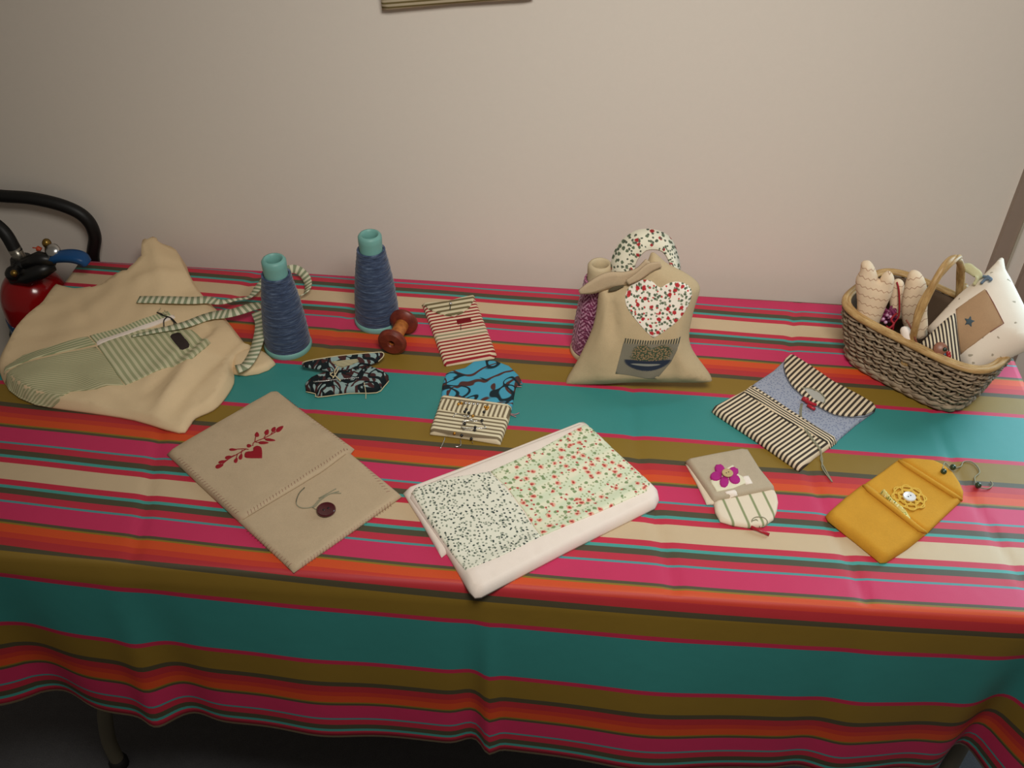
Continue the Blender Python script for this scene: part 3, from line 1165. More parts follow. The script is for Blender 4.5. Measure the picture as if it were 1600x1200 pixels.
# red striped pouch
def build_red_pouch():
    t = on_table('red_striped_pouch', 'small red and cream striped pouch with flap, behind the blue scroll needle case', 'pouch', 717, 520)
    TL, TR, BR, BL = (660, 479), (741, 466), (776, 556), (694, 572)
    m_red = Mat('red_ticking')
    u = m_red.uv()
    k = m_red.stripe(u[2], 19, 0.48, 0.05)
    band = m_red.math('MULTIPLY', m_red.less(m_red.math('ABSOLUTE', m_red.math('SUBTRACT', u[2], 0.585)), 0.055), 1.0)
    col = m_red.mix(band, lin((150, 36, 44)), lin((146, 140, 110)))
    m_red.fabric(m_red.mix(k, lin((228, 206, 176)), col), var=0.06)
    o, hf = puff('body', [TL, TR, (759, 511), BR, (772, 561), (735, 567), (698, 573), BL, (677, 525)], m_red.m, t, t=0.0065, r=0.005, uv=('n', TL, TR, BL), step=0.006)
    fl = [(659, 478), (700, 472), (742, 464), (741, 469), (733, 482), (722, 490), (710, 495), (698, 494), (684, 490), (670, 484)]
    m_g = ticking('olive_ticking', (214, 202, 168), (112, 100, 70), 1, 12, 0.45, var=0.06)
    f, hff = puff('flap', fl, m_g, t, t=0.003, r=0.003, fr=hf.fr, uv=('n', (659, 478), (742, 464), (680, 560)), step=0.005, base=hf, pxf=hf.onpx, t0=0.001)
    lb, _ = patch_on('label_tab', [(713, 500), (735, 496), (737, 503), (715, 507)], solid('dark_red_tape', (122, 16, 26), 0.7, 0.2), t, hf, t=0.0014, step=0.004)
    b = bmesh.new(); add_ball(b, hff.surf(704, 476, 0.002), 0.0026); obj('bead', b, m_silver, t)
    b = bmesh.new(); line_on(b, hff, [(704, 478), (703, 484)], 0.0008, 3); obj('bead_thread', b, m_blackbead, t)
    b = bmesh.new(); line_on(b, hf, [(720, 507), (720, 516)], 0.0006, 3); obj('label_thread', b, m_blackbead, t)


build_red_pouch()


# blue scroll needle case with ticking pocket
def build_scroll_case():
    t = on_table('needle_case', 'ticking and blue scroll print needle case with beads and safety pins on its pocket', 'needle case', 740, 635)
    m_t = ticking('brown_ticking_rows', (224, 212, 180), (122, 108, 84), 1, 7.2, 0.44, 0.2, var=0.06)
    m_b = ticking('brown_ticking_band', (224, 212, 180), (122, 108, 84), 0, 15, 0.46, 0.0, var=0.06)
    fr = table_frame()
    fl = [(689, 626), (691, 604), (697, 585), (712, 580), (726, 577), (740, 567), (758, 565), (775, 566), (796, 574), (810, 588), (817, 600), (806, 606), (803, 622), (800, 642), (745, 634)]
    o, hb = puff('flap', fl, m_scroll, t, t=0.0045, r=0.004, uv=('m', (690, 625), (800, 640)), step=0.006)
    bd = [(690, 622), (745, 630), (800, 638), (796, 658), (789, 678), (782, 696), (770, 694), (735, 688), (700, 683), (672, 680), (673, 672), (682, 648)]
    o, hf = puff('pocket', bd, m_t, t, t=0.0105, r=0.005, uv=('n', (685, 641), (795, 656), (672, 680)), step=0.006, t0=0.002)
    patch_on('pocket_band', [(691, 623), (745, 631), (799, 639), (795, 656), (740, 649), (684, 641)], m_b, t, hf, t=0.002, uv=('n', (691, 623), (799, 639), (684, 641)), step=0.005)
    S = lambda x, y: (640 + x / 8, 560 + y / 8)
    for (x, y, m) in ((612, 590, m_gold), (650, 580, m_gold), (700, 580, m_silver), (745, 585, m_silver), (800, 590, m_silver), (850, 592, m_silver), (945, 625, m_gold), (980, 630, m_gold), (965, 650, m_gold),
                      (710, 655, m_blackbead), (690, 685, m_blackbead), (740, 700, m_blackbead), (930, 690, m_blackbead), (905, 795, m_blackbead), (820, 880, m_blackbead), (690, 835, m_blackbead), (790, 740, m_gold),
                      (650, 940, m_blackbead), (770, 970, m_blackbead), (815, 915, m_blackbead), (560, 925, m_gold), (730, 745, m_silver), (770, 790, m_silver)):
        b = bmesh.new(); add_ball(b, hf.surf(*S(x, y), 0.003), 0.0022); obj('bead', b, m, t)
    pins = bmesh.new()
    for P in ([(545, 745), (580, 705), (700, 740)], [(650, 800), (770, 790)], [(640, 880), (800, 885), (955, 885)], [(660, 905), (800, 915)], [(700, 760), (650, 870), (690, 890)], [(780, 800), (880, 800), (955, 880)]):
        line_on(pins, hf, [S(*q) for q in P], 0.0006, 4, 0.0022)
    for P in ([(440, 960), (430, 1030), (385, 1125)], [(635, 960), (635, 1090), (565, 1105)], [(785, 1000), (788, 1060)]):
        q = [S(*v) for v in P]
        pts = [hf.surf(*q[0], 0.001)] + [at(*v, 0.0012) for v in q[1:]]
        add_tube(pins, smooth_path(pts, 4), 0.0007, 6)
    obj('safety_pin', pins, m_silver, t)
    for P in ([(1255, 690), (1320, 700), (1370, 680)], [(1255, 700), (1330, 730)], [(1340, 320), (1410, 322)], [(1340, 350), (1400, 355)]):
        b = bmesh.new()
        add_tube(b, smooth_path([at(*S(*v), 0.002) for v in P], 4), 0.0007, 6)
        obj('loose_thread', b, m_greythread, t)


build_scroll_case()


# open pouch in dark scroll print, seen edge on
def build_open_case():
    t = on_table('scroll_print_purse', 'open dark scroll print purse with silver chain and cream cord, left of the striped pouches', 'purse', 540, 600)
    S = lambda x, y: (460 + x / 10, 535 + y / 10)
    lo = [S(*p) for p in ((170, 680), (200, 620), (380, 545), (480, 520), (700, 560), (980, 500), (1100, 440), (1250, 460), (1470, 530), (1478, 600), (1400, 690), (1280, 785), (850, 795), (370, 855), (330, 800), (180, 760))]
    o, hf = puff('front_panel', lo, m_scroll_dark, t, t=0.008, r=0.006, uv=('m', S(200, 700), S(1400, 600)), step=0.006, t0=0.0016,
                 hadd=lambda a, b: 0.006 * max(0, (b - at(*S(800, 790)).y) / 0.04))
    b = bmesh.new()
    edge = [S(*p) for p in ((180, 770), (330, 805), (370, 855), (850, 797), (1280, 787), (1400, 692), (1478, 600))]
    add_tube(b, smooth_path([at(*p, 0.002) for p in edge], 3), 0.0008, 6)
    obj('edge_piping', b, m_creamcord, o)
    # raised back panel leaning away
    P = at(*S(700, 470), 0.004)
    fr = lean_frame(*S(700, 470), 0.006, 55, 0)
    up = [S(*p) for p in ((115, 330), (240, 275), (700, 200), (1240, 150), (1385, 150), (1395, 220), (1310, 305), (1090, 390), (980, 430), (600, 470), (400, 430), (270, 410), (130, 380))]
    o2, h2 = puff('back_panel', up, m_scroll_dark, t, t=0.0035, r=0.004, fr=fr, uv=('m', S(115, 330), S(1385, 200)), step=0.006, two=True)
    b = bmesh.new()
    add_tube(b, smooth_path([h2.surf(*S(*p), 0.0) for p in ((125, 318), (240, 282), (700, 208), (1240, 158), (1380, 158), (1388, 220), (1310, 298))], 3), 0.0009, 6)
    obj('edge_piping', b, m_creamcord, o2)
    inn = [S(*p) for p in ((570, 300), (980, 255), (1010, 300), (900, 350), (740, 400), (600, 330))]
    patch_on('lining', inn, ticking('lining_ticking', (196, 186, 150), (96, 96, 76), 1, 5, 0.4), t, h2, t=0.0015, uv=('n', S(570, 300), S(1000, 255), S(740, 400)), step=0.005)
    # gusset between the two panels
    g = [S(*p) for p in ((460, 500), (640, 420), (980, 400), (1000, 500), (860, 580), (700, 580), (560, 560))]
    puff('gusset', g, m_scroll_dark, t, t=0.010, r=0.008, uv=('m', S(460, 500), S(1000, 500)), step=0.006)
    b = bmesh.new()
    line_on(b, hf, [S(300, 640), S(450, 630), S(570, 615)], 0.0013, 4, 0.003)
    for k in range(16):
        q = lerp2(S(580, 612), S(1000, 575), k / 15)
        add_ball(b, hf.surf(*q, 0.003), 0.0012, 1.4, 0.8, 0.8, 6, 5)
    obj('chain', b, m_silver, t)
    b = bmesh.new()
    for P in ([(680, 360), (630, 450), (640, 520), (720, 600)], [(700, 400), (640, 500), (600, 560)], [(600, 470), (560, 500), (620, 545)]):
        add_tube(b, smooth_path([at(*S(*q), 0.016) for q in P], 5), 0.0009, 6)
    obj('tie_cord', b, m_creamcord, t)
    b = bmesh.new()
    P = [hf.surf(*S(1090, 640), 0.002), hf.surf(*S(1110, 740), 0.002), at(*S(1115, 880), 0.001)]
    add_tube(b, smooth_path(P, 4), 0.0006, 6)
    obj('hanging_cord', b, m_creamcord, t)


build_open_case()


# blue and ticking purse
def build_blue_purse():
    t = on_table('ticking_purse', 'ticking and pale blue spotted purse with curved striped flap, in front of the basket', 'purse', 1240, 650)
    S = lambda x, y: (1100 + x / 5.217, 540 + y / 5.217)
    m_low = ticking('black_ticking_front', (226, 208, 178), (66, 56, 48), 0, 24, 0.5, var=0.06)
    m_band = ticking('black_ticking_band', (226, 208, 178), (58, 54, 48), 1, 4, 0.5, 0.1, var=0.06)
    m_flap = ticking('black_ticking_flap', (226, 208, 178), (66, 56, 48), 0, 22, 0.5, var=0.06)
    bl = [S(*p) for p in ((380, 340), (560, 220), (700, 88), (1050, 300), (1398, 508), (1390, 545), (1230, 660), (1080, 790), (720, 570))]
    o, hb = puff('back_panel', bl, m_greyspot, t, t=0.006, r=0.005, uv=('m', S(380, 340), S(1080, 790)), step=0.007, wob=0.0005)
    lo = [S(*p) for p in ((62, 545), (80, 515), (330, 385), (385, 338), (720, 560), (1085, 792), (1025, 838), (900, 925), (778, 1030), (745, 1015), (440, 800), (90, 570))]
    o, hf = puff('front_pocket', lo, m_low, t, t=0.0095, r=0.006, uv=('n', S(62, 545), S(778, 1030), S(330, 375)), step=0.007, t0=0.002, wob=0.0005)
    patch_on('pocket_band', [S(*p) for p in ((318, 385), (385, 338), (720, 560), (1085, 792), (1025, 840), (680, 618))], m_band, t, hf, t=0.002, uv=('n', S(318, 385), S(1025, 840), S(385, 338)), step=0.006)
    fl = [S(*p) for p in ((652, 130), (712, 84), (1050, 298), (1400, 508), (1392, 540), (1310, 570), (1190, 585), (1060, 565), (930, 500), (800, 410), (715, 330), (665, 240), (648, 170))]
    f, hff = puff('flap', fl, m_flap, t, t=0.0038, r=0.003, fr=hb.fr, uv=('n', S(652, 130), S(1392, 540), S(750, 40)), step=0.006, base=hb, pxf=hb.onpx, t0=0.0014)
    b = bmesh.new()
    add_tube(b, smooth_path([hff.surf(*S(*p), 0.0004) for p in ((654, 140), (650, 180), (667, 245), (717, 333), (802, 412), (932, 502), (1060, 566), (1190, 585), (1310, 569), (1385, 540))], 3), 0.0007, 6)
    obj('flap_piping', b, solid('grey_piping', (110, 112, 120), 0.8, 0.1), f)
    patch_on('patch', [S(*p) for p in ((800, 340), (870, 355), (940, 385), (985, 430), (990, 470), (900, 440))], cloth('pale_grey_cotton', (176, 174, 166)), t, hff, t=0.001, step=0.004)
    for a, c in (((795, 448), (890, 495)), ((825, 470), (912, 500)), ((840, 500), (900, 535)), ((800, 440), (850, 455))):
        b = bmesh.new(); add_tube(b, [hff.surf(*S(*a), 0.0035), hff.surf(*S(*c), 0.0035)], 0.0024, 8); obj('red_stick', b, m_redbead, t)
    b = bmesh.new()
    for k in (0, 12):
        P = [hb.surf(*S(790 + k, 480), 0.002), hb.surf(*S(780 + k, 560), 0.001), hf.surf(*S(800 + k, 650), 0.001), hf.surf(*S(870 + k, 760), 0.001), hf.surf(*S(940 + k, 850), 0.001),
             at(*S(965 - k, 930), 0.002), at(*S(965 + k * 1.5, 1000), 0.002), at(*S(1045, 1110), 0.002)]
        add_tube(b, smooth_path(P, 5), 0.0009, 6)
    obj('tie_cord', b, m_cord, t)
    b = bmesh.new()
    P = [hff.surf(*S(x, y), 0.001) for x, y in ((790, 350), (870, 352), (945, 385), (985, 440), (970, 480))]
    add_tube(b, smooth_path(P, 5), 0.0008, 6)
    obj('flap_cord', b, m_cord, t)


build_blue_purse()


# small linen pouch with the purple flower
def build_flower_pouch():
    t = on_table('flower_pouch', 'small taupe linen pouch with purple felt flower and green striped flap', 'pouch', 1140, 765)
    S = lambda x, y: (1060 + x / 7.5, 690 + y / 7.5)
    m_s = ticking('green_striped_cotton', (228, 212, 188), (138, 146, 104), 0, 4.6, 0.17, 0.30, var=0.05)
    bk = [S(*p) for p in ((80, 270), (400, 240), (800, 300), (900, 600), (480, 740), (330, 745), (200, 480))]
    puff('back_panel', bk, m_s, t, t=0.0045, r=0.004, uv=('n', S(80, 270), S(800, 140), S(330, 745)), step=0.006)
    fr = [S(*p) for p in ((75, 255), (400, 190), (770, 122), (810, 145), (950, 370), (1110, 570), (1120, 600), (760, 670), (415, 735), (385, 710), (230, 480))]
    o, hf = puff('front_panel', fr, m_taupe, t, t=0.0115, r=0.005, uv=('m', S(75, 255), S(770, 122)), step=0.006, t0=0.004)
    fl = [S(*p) for p in ((405, 715), (760, 650), (1110, 565), (1150, 650), (1165, 730), (1150, 830), (1110, 930), (1050, 970), (990, 1010), (820, 1020), (640, 995), (490, 950), (430, 850))]
    f, hff = puff('flap', fl, m_s, t, t=0.0065, r=0.005, uv=('n', S(405, 735), S(1110, 585), S(520, 1000)), step=0.006, t0=0.002)
    patch_on('appliqued_patch', [S(*p) for p in ((372, 470), (440, 370), (540, 330), (640, 270), (690, 380), (750, 410), (800, 485), (640, 550), (450, 590))], cloth('pale_green_cream_cotton', (226, 218, 190)), t, hf, t=0.0014, step=0.004)
    patch_on('appliqued_patch', [S(*p) for p in ((745, 410), (820, 400), (870, 490), (790, 505))], m_white, t, hf, t=0.0012, step=0.004)
    patch_on('appliqued_patch', [S(*p) for p in ((540, 590), (660, 565), (700, 610), (590, 635))], m_white, t, hf, t=0.0012, step=0.004)
    c = (550, 405)
    for k, (x, y) in enumerate(((485, 335), (635, 365), (655, 450), (535, 480), (440, 415))):
        a = math.atan2(y - c[1], x - c[0])
        P = []
        for q in range(12):
            an = 2 * PI * q / 12
            u, v = 72 * math.cos(an), 56 * math.sin(an)
            P.append(S(x + u * math.cos(a) - v * math.sin(a), y + u * math.sin(a) + v * math.cos(a)))
        patch_on('felt_petal', P, m_purple, t, hf, t=0.0035, r=0.002, step=0.004)
    knob('button', hf.surf(*S(568, 400), 0.0042), 0.0075, 0.0025, m_wood, t, 22, 2)
    b = bmesh.new()
    add_tube(b, [at(*S(850, 1000), 0.004), at(*S(1065, 1090), 0.003)], 0.0022, 8)
    obj('toggle', b, m_redbead, t)
    b = bmesh.new()
    line_on(b, hff, [S(870, 1000), S(860, 930), S(900, 890), S(990, 890), S(1040, 930), S(1030, 980), S(980, 1005)], 0.0007, 5)
    line_on(b, hff, [S(870, 930), S(920, 920), S(960, 990)], 0.0007, 5)
    obj('cord_loop', b, m_cord, t)


build_flower_pouch()


# mustard pouch
def build_yellow_pouch():
    t = on_table('mustard_pouch', 'mustard yellow linen pouch lying open with crochet flower, pearl button and beaded cord', 'pouch', 1400, 800)
    S = lambda x, y: (1270 + x / 5.161, 700 + y / 5.161)
    bk = [S(*p) for p in ((400, 310), (560, 200), (690, 100), (930, 250), (1200, 430), (1060, 560), (920, 695), (640, 500))]
    o, hb = puff('back_panel', bk, m_yellow, t, t=0.0065, r=0.005, uv=('m', S(400, 310), S(690, 100)), step=0.007, wob=0.0007)
    fl = [S(*p) for p in ((685, 102), (800, 100), (960, 115), (1040, 150), (1120, 210), (1180, 300), (1210, 370), (1205, 430), (930, 265))]
    o, hl = puff('flap', fl, m_yellow, t, t=0.0085, r=0.007, uv=('m', S(685, 102), S(1205, 430)), step=0.007, t0=0.0015)
    b = bmesh.new()                     # raised fold where the flap turns
    P = [hb.surf(*lerp2(S(690, 104), S(1198, 428), k / 8), 0.001) for k in range(9)]
    add_tube(b, P, [0.002] + [0.0036] * 7 + [0.002], 10)
    obj('flap_fold', b, m_yellow, t)
    bd = [S(*p) for p in ((100, 555), (240, 430), (405, 303), (440, 320), (660, 490), (912, 700), (760, 820), (590, 930), (540, 932), (330, 760), (120, 595))]
    o, hf = puff('front_pocket', bd, m_yellow, t, t=0.012, r=0.010, uv=('m', S(100, 555), S(405, 303)), step=0.007, t0=0.0015, wob=0.0007)
    b = bmesh.new()
    P = [hf.surf(*lerp2(S(405, 308), S(905, 700), k / 10), 0.0015) for k in range(11)]
    for k, p in enumerate(P):
        p.z = max(p.z, ZT + 0.008)
    add_tube(b, P, [0.002] + [0.0036] * 9 + [0.002], 10)
    obj('pocket_hem', b, m_yellow, t)
    patch_on('lace_trim', [S(*p) for p in ((530, 375), (560, 350), (640, 440), (740, 520), (800, 610), (780, 640), (720, 620), (640, 500))], m_lace, t, hb, t=0.010, r=0.004, uv=('m', S(530, 370), S(780, 640)), step=0.004)
    b = bmesh.new()
    c = hb.surf(*S(772, 408), 0.0015)
    for k in range(8):
        a = 2 * PI * k / 8
        q = c + Vector((math.cos(a) * 0.0165, math.sin(a) * 0.0165, 0))
        add_tube(b, [q + Vector((math.cos(s) * 0.0058, math.sin(s) * 0.0058, 0.0006)) for s in [2 * PI * i / 12 for i in range(12)]], 0.0012, 6, True)
        q = c + Vector((math.cos(a + 0.39) * 0.0105, math.sin(a + 0.39) * 0.0105, 0.0004))
        add_tube(b, [q + Vector((math.cos(s) * 0.004, math.sin(s) * 0.004, 0.0006)) for s in [2 * PI * i / 10 for i in range(10)]], 0.0013, 6, True)
    for r in (0.0075, 0.0135, 0.0195):
        add_tube(b, [c + Vector((math.cos(s) * r, math.sin(s) * r, 0.0004)) for s in [2 * PI * i / 40 for i in range(40)]], 0.0013, 6, True)
    obj('crochet_flower', b, m_yarnlace, t)
    knob('pearl_button', c + Vector((0, 0, 0.001)), 0.0085, 0.003, solid('pearl', (236, 234, 232), 0.15, 0.7), t, 24, 2)
    b = bmesh.new()
    P = [hl.surf(*S(1040, 190), 0.002), hl.surf(*S(1060, 130), 0.003), hl.surf(*S(1110, 170), 0.003), at(*S(1190, 150), 0.004), at(*S(1215, 112), 0.002), at(*S(1270, 108), 0.002), at(*S(1320, 140), 0.002), at(*S(1345, 195), 0.002),
         at(*S(1305, 240), 0.002), at(*S(1320, 290), 0.003), at(*S(1360, 320), 0.003), at(*S(1420, 325), 0.002), at(*S(1450, 295), 0.002), at(*S(1435, 268), 0.002)]
    add_tube(b, smooth_path(P, 6), 0.0009, 6)
    cd = obj('cord', b, m_cord, t)
    for (x, y, h) in ((1055, 190, 0.010), (1130, 155, 0.010), (1335, 300, 0.0042)):
        b = bmesh.new(); add_ball(b, at(*S(x, y), h), 0.0042); obj('bead', b, m_greenbead, cd)


build_yellow_pouch()


# ------------------------------------------------------------------ apron
def build_apron():
    t = on_table('apron', 'rumpled cream cotton apron with green striped pocket at the left end of the table', 'apron', 190, 560)
    out = [(88, 446), (97, 449), (118, 454), (145, 455), (178, 446), (205, 434), (218, 415), (221, 386), (234, 384), (262, 391), (286, 402), (296, 428), (310, 455),
           (330, 478), (352, 500), (368, 520), (384, 540), (396, 546), (388, 556), (374, 566), (366, 580), (366, 600), (352, 624), (334, 642), (306, 655), (296, 668), (280, 678), (210, 658), (150, 648), (92, 640),
           (62, 634), (34, 624), (12, 606), (2, 588), (0, 566), (12, 540), (30, 512), (58, 488), (76, 462)]
    # heights of the cloth above the table at a few pixels
    ctl = [(90, 450, .006), (150, 462, .012), (220, 390, .050), (250, 395, .048), (285, 405, .026), (240, 440, .034), (200, 470, .022), (300, 470, .016), (120, 500, .020), (60, 520, .012), (150, 540, .022),
           (60, 590, .022), (30, 600, .020), (80, 615, .020), (120, 620, .012), (200, 600, .014), (240, 560, .016), (300, 530, .012), (330, 520, .016), (290, 565, .024), (250, 600, .016), (330, 560, .014), (230, 640, .010),
           (300, 610, .022), (340, 585, .024), (320, 630, .008), (370, 540, .012), (180, 645, .006), (270, 660, .006), (360, 600, .010), (5, 570, .006)]
    fr = table_frame()
    cw = [(*at(x, y, h * 0.7).xy, h) for x, y, h in ctl]

    CR = [(at(x0, y0).xy, at(x1, y1).xy, wd, am) for (x0, y0, x1, y1, wd, am) in
          ((345, 530, 245, 660, .010, .009), (318, 540, 235, 625, .008, -.006), (372, 545, 275, 648, .008, -.005), (335, 480, 330, 540, .006, -.006),
           (215, 640, 130, 600, .010, .005), (245, 395, 262, 470, .012, .006), (120, 470, 145, 525, .010, -.004), (290, 450, 210, 465, .012, .005))]

    def hh(a, b):
        s = w = 0.0
        for x, y, h in cw:
            q = 1.0 / ((a - x) ** 2 + (b - y) ** 2 + 0.0007) ** 1.5
            s += q * h; w += q
        # soft creases radiating across the cloth
        u = (a * 0.62 + b * 0.78)
        v = (a * 0.78 - b * 0.62)
        k = 0.0012 * math.sin(v * 55 + 3 * math.sin(u * 14)) + 0.0007 * math.sin(v * 120 + 4 * math.sin(u * 21 + 1))
        for (p, q, wd, am) in CR:                   # long folds
            d = q - p
            f = max(0.0, min(1.0, ((a - p.x) * d.x + (b - p.y) * d.y) / d.length_squared))
            e = math.hypot(a - p.x - d.x * f, b - p.y - d.y * f)
            k += am * math.exp(-(e / wd) ** 2) * min(1, 4 * f * (1 - f) + 0.35)
        return max(s / w + k - 0.004, -0.001)
    P = []
    for x, y in bezier_px(out + [out[0]], 3)[:-1]:
        h = 0.0
        q = at(x, y, 0.004)
        # the two raised points of the bib stand up off the table
        for X, Y, H in ((221, 386, .030), (234, 384, .030), (262, 391, .026), (286, 402, .014), (218, 415, .018), (92, 447, .0)):
            d = math.hypot(x - X, y - Y)
            h = max(h, H * max(0, 1 - d / 45))
        q = at(x, y, h)
        P.append((q.x, q.y))
    o, hf = puff('apron_cloth', P, m_calico, t, t=0.006, r=0.009, fr=fr, step=0.0085, hadd=hh, t0=0.003, world=True)

    m_p1 = ticking('green_ticking_right', (208, 202, 166), (166, 168, 130), 0, 17, 0.5, var=0.05)
    m_p2 = ticking('green_ticking_left', (202, 194, 156), (162, 162, 124), 1, 26, 0.5, var=0.05)
    m_p3 = ticking('green_ticking_band', (212, 206, 170), (158, 166, 128), 0, 22, 0.5, var=0.05)
    m_tie = ticking('green_ticking_tie', (222, 218, 190), (142, 152, 122), 0, 105, 0.5, var=0.05)
    # pocket of two panels and its turned bands
    patch_on('pocket_panel', [(152, 541), (180, 528), (215, 516), (262, 510), (300, 516), (330, 538), (300, 560), (262, 574), (228, 588), (196, 602), (182, 584), (166, 560)], m_p1, t, hf, t=0.0018, uv=('n', (152, 541), (300, 490), (196, 602)), step=0.008)
    patch_on('pocket_panel', [(8, 598), (30, 572), (70, 560), (110, 550), (150, 542), (166, 560), (182, 584), (194, 602), (150, 608), (112, 612), (90, 622), (80, 637), (56, 633), (30, 622), (14, 610)], m_p2, t, hf, t=0.0018, uv=('n', (4, 566), (150, 530), (30, 630)), step=0.008)
    patch_on('pocket_band', [(140, 525), (190, 512), (232, 496), (262, 486), (270, 494), (240, 506), (200, 522), (152, 538)], m_p3, t, hf, t=0.0022, uv=('n', (140, 525), (262, 490), (152, 538)), step=0.007)
    patch_on('pocket_band', [(8, 574), (36, 556), (88, 540), (138, 526), (150, 538), (100, 550), (40, 566), (6, 586)], ticking('green_ticking_edge', (206, 200, 162), (152, 160, 122), 1, 3, 0.5), t, hf, t=0.0022, uv=('n', (8, 574), (138, 526), (6, 586)), step=0.007)
    patch_on('pocket_seam', [(150, 534), (200, 518), (250, 500), (272, 492), (274, 497), (250, 506), (200, 524), (152, 540)], m_white, t, hf, t=0.0028, step=0.006)
    # ties
    up = Vector((0, 0, 1))

    def tie(name, pts, w, wd=None):
        b = bmesh.new()
        P = [(at(x, y, h) if h >= 0 else hf.surf(x, y, -h)) for x, y, h in pts]
        W = []
        for i in range(len(P)):
            d = (P[min(i + 1, len(P) - 1)] - P[max(i - 1, 0)]).normalized()
            base = d.cross(up)
            if base.length < 1e-3:
                base = Vector((1, 0, 0))
            base.normalize()
            a = pts[i][3] if False else (wd[i] if wd else 0)
            q = base * math.cos(math.radians(a)) + d.cross(base) * math.sin(math.radians(a))
            W.append(q)
        add_ribbon(b, P, W, w if hasattr(w, '__len__') else [w] * len(P), 0.0014, 8)
        return obj(name, b, m_tie, t)
    tie('tie', [(217, 472, -.005), (255, 473, -.006), (300, 475, -.007), (325, 475, -.008), (345, 472, .026), (368, 468, .020), (390, 464, .014), (404, 449, .012), (418, 432, .013)], [.017, .018, .018, .017, .012, .007, .007, .013, .014])
    tie('tie', [(206, 529, -.004), (250, 521, -.006), (290, 513, -.007), (330, 500, -.008), (362, 489, .026), (396, 479, .024), (416, 477, .018)], [.003, .010, .016, .019, .020, .020, .016])
    tie('tie', [(444, 424, .022), (458, 420, .020), (472, 426, .016), (481, 440, .012), (479, 456, .013), (462, 466, .011)], .014, [60, 55, 40, 30, 40, 40])
    tie('tie', [(402, 487, .024), (408, 505, .022), (404, 530, .020), (396, 553, .019), (384, 571, .018), (370, 577, .017)], .019, [10, 10, 15, 15, 10, 0])
    # the gathered end by the yarn cone
    q = [(360, 560), (376, 552), (392, 549), (406, 550), (416, 555), (424, 562), (430, 569), (431, 570), (420, 579), (404, 585), (384, 588), (366, 586)]
    puff('apron_corner', q, m_calico, t, t=0.011, r=0.010, uv=('m', q[0], q[6]), step=0.006, t0=0.0015, wob=0.001)
    # price tag on a black cord
    tg = [(264, 525), (281, 519), (299, 543), (283, 550)]
    o, ht = patch_on('hang_tag', tg, solid('dark_card', (56, 46, 44), 0.6, 0.2), t, hf, t=0.0022, r=0.001, step=0.005)
    b = bmesh.new()
    for P in ([(246, 491), (256, 496), (268, 500), (276, 508), (280, 516)], [(262, 498), (257, 504), (257, 513)], [(268, 501), (273, 508), (268, 516)], [(256, 496), (252, 493)]):
        line_on(b, hf, P, 0.0010, 5, 0.004)
    obj('tag_cord', b, m_blackbead, o)
    b = bmesh.new(); line_on(b, hf, [(252, 484), (248, 490), (262, 494), (258, 488)], 0.0007, 5, 0.004); obj('tag_string', b, m_creamcord, o)


build_apron()


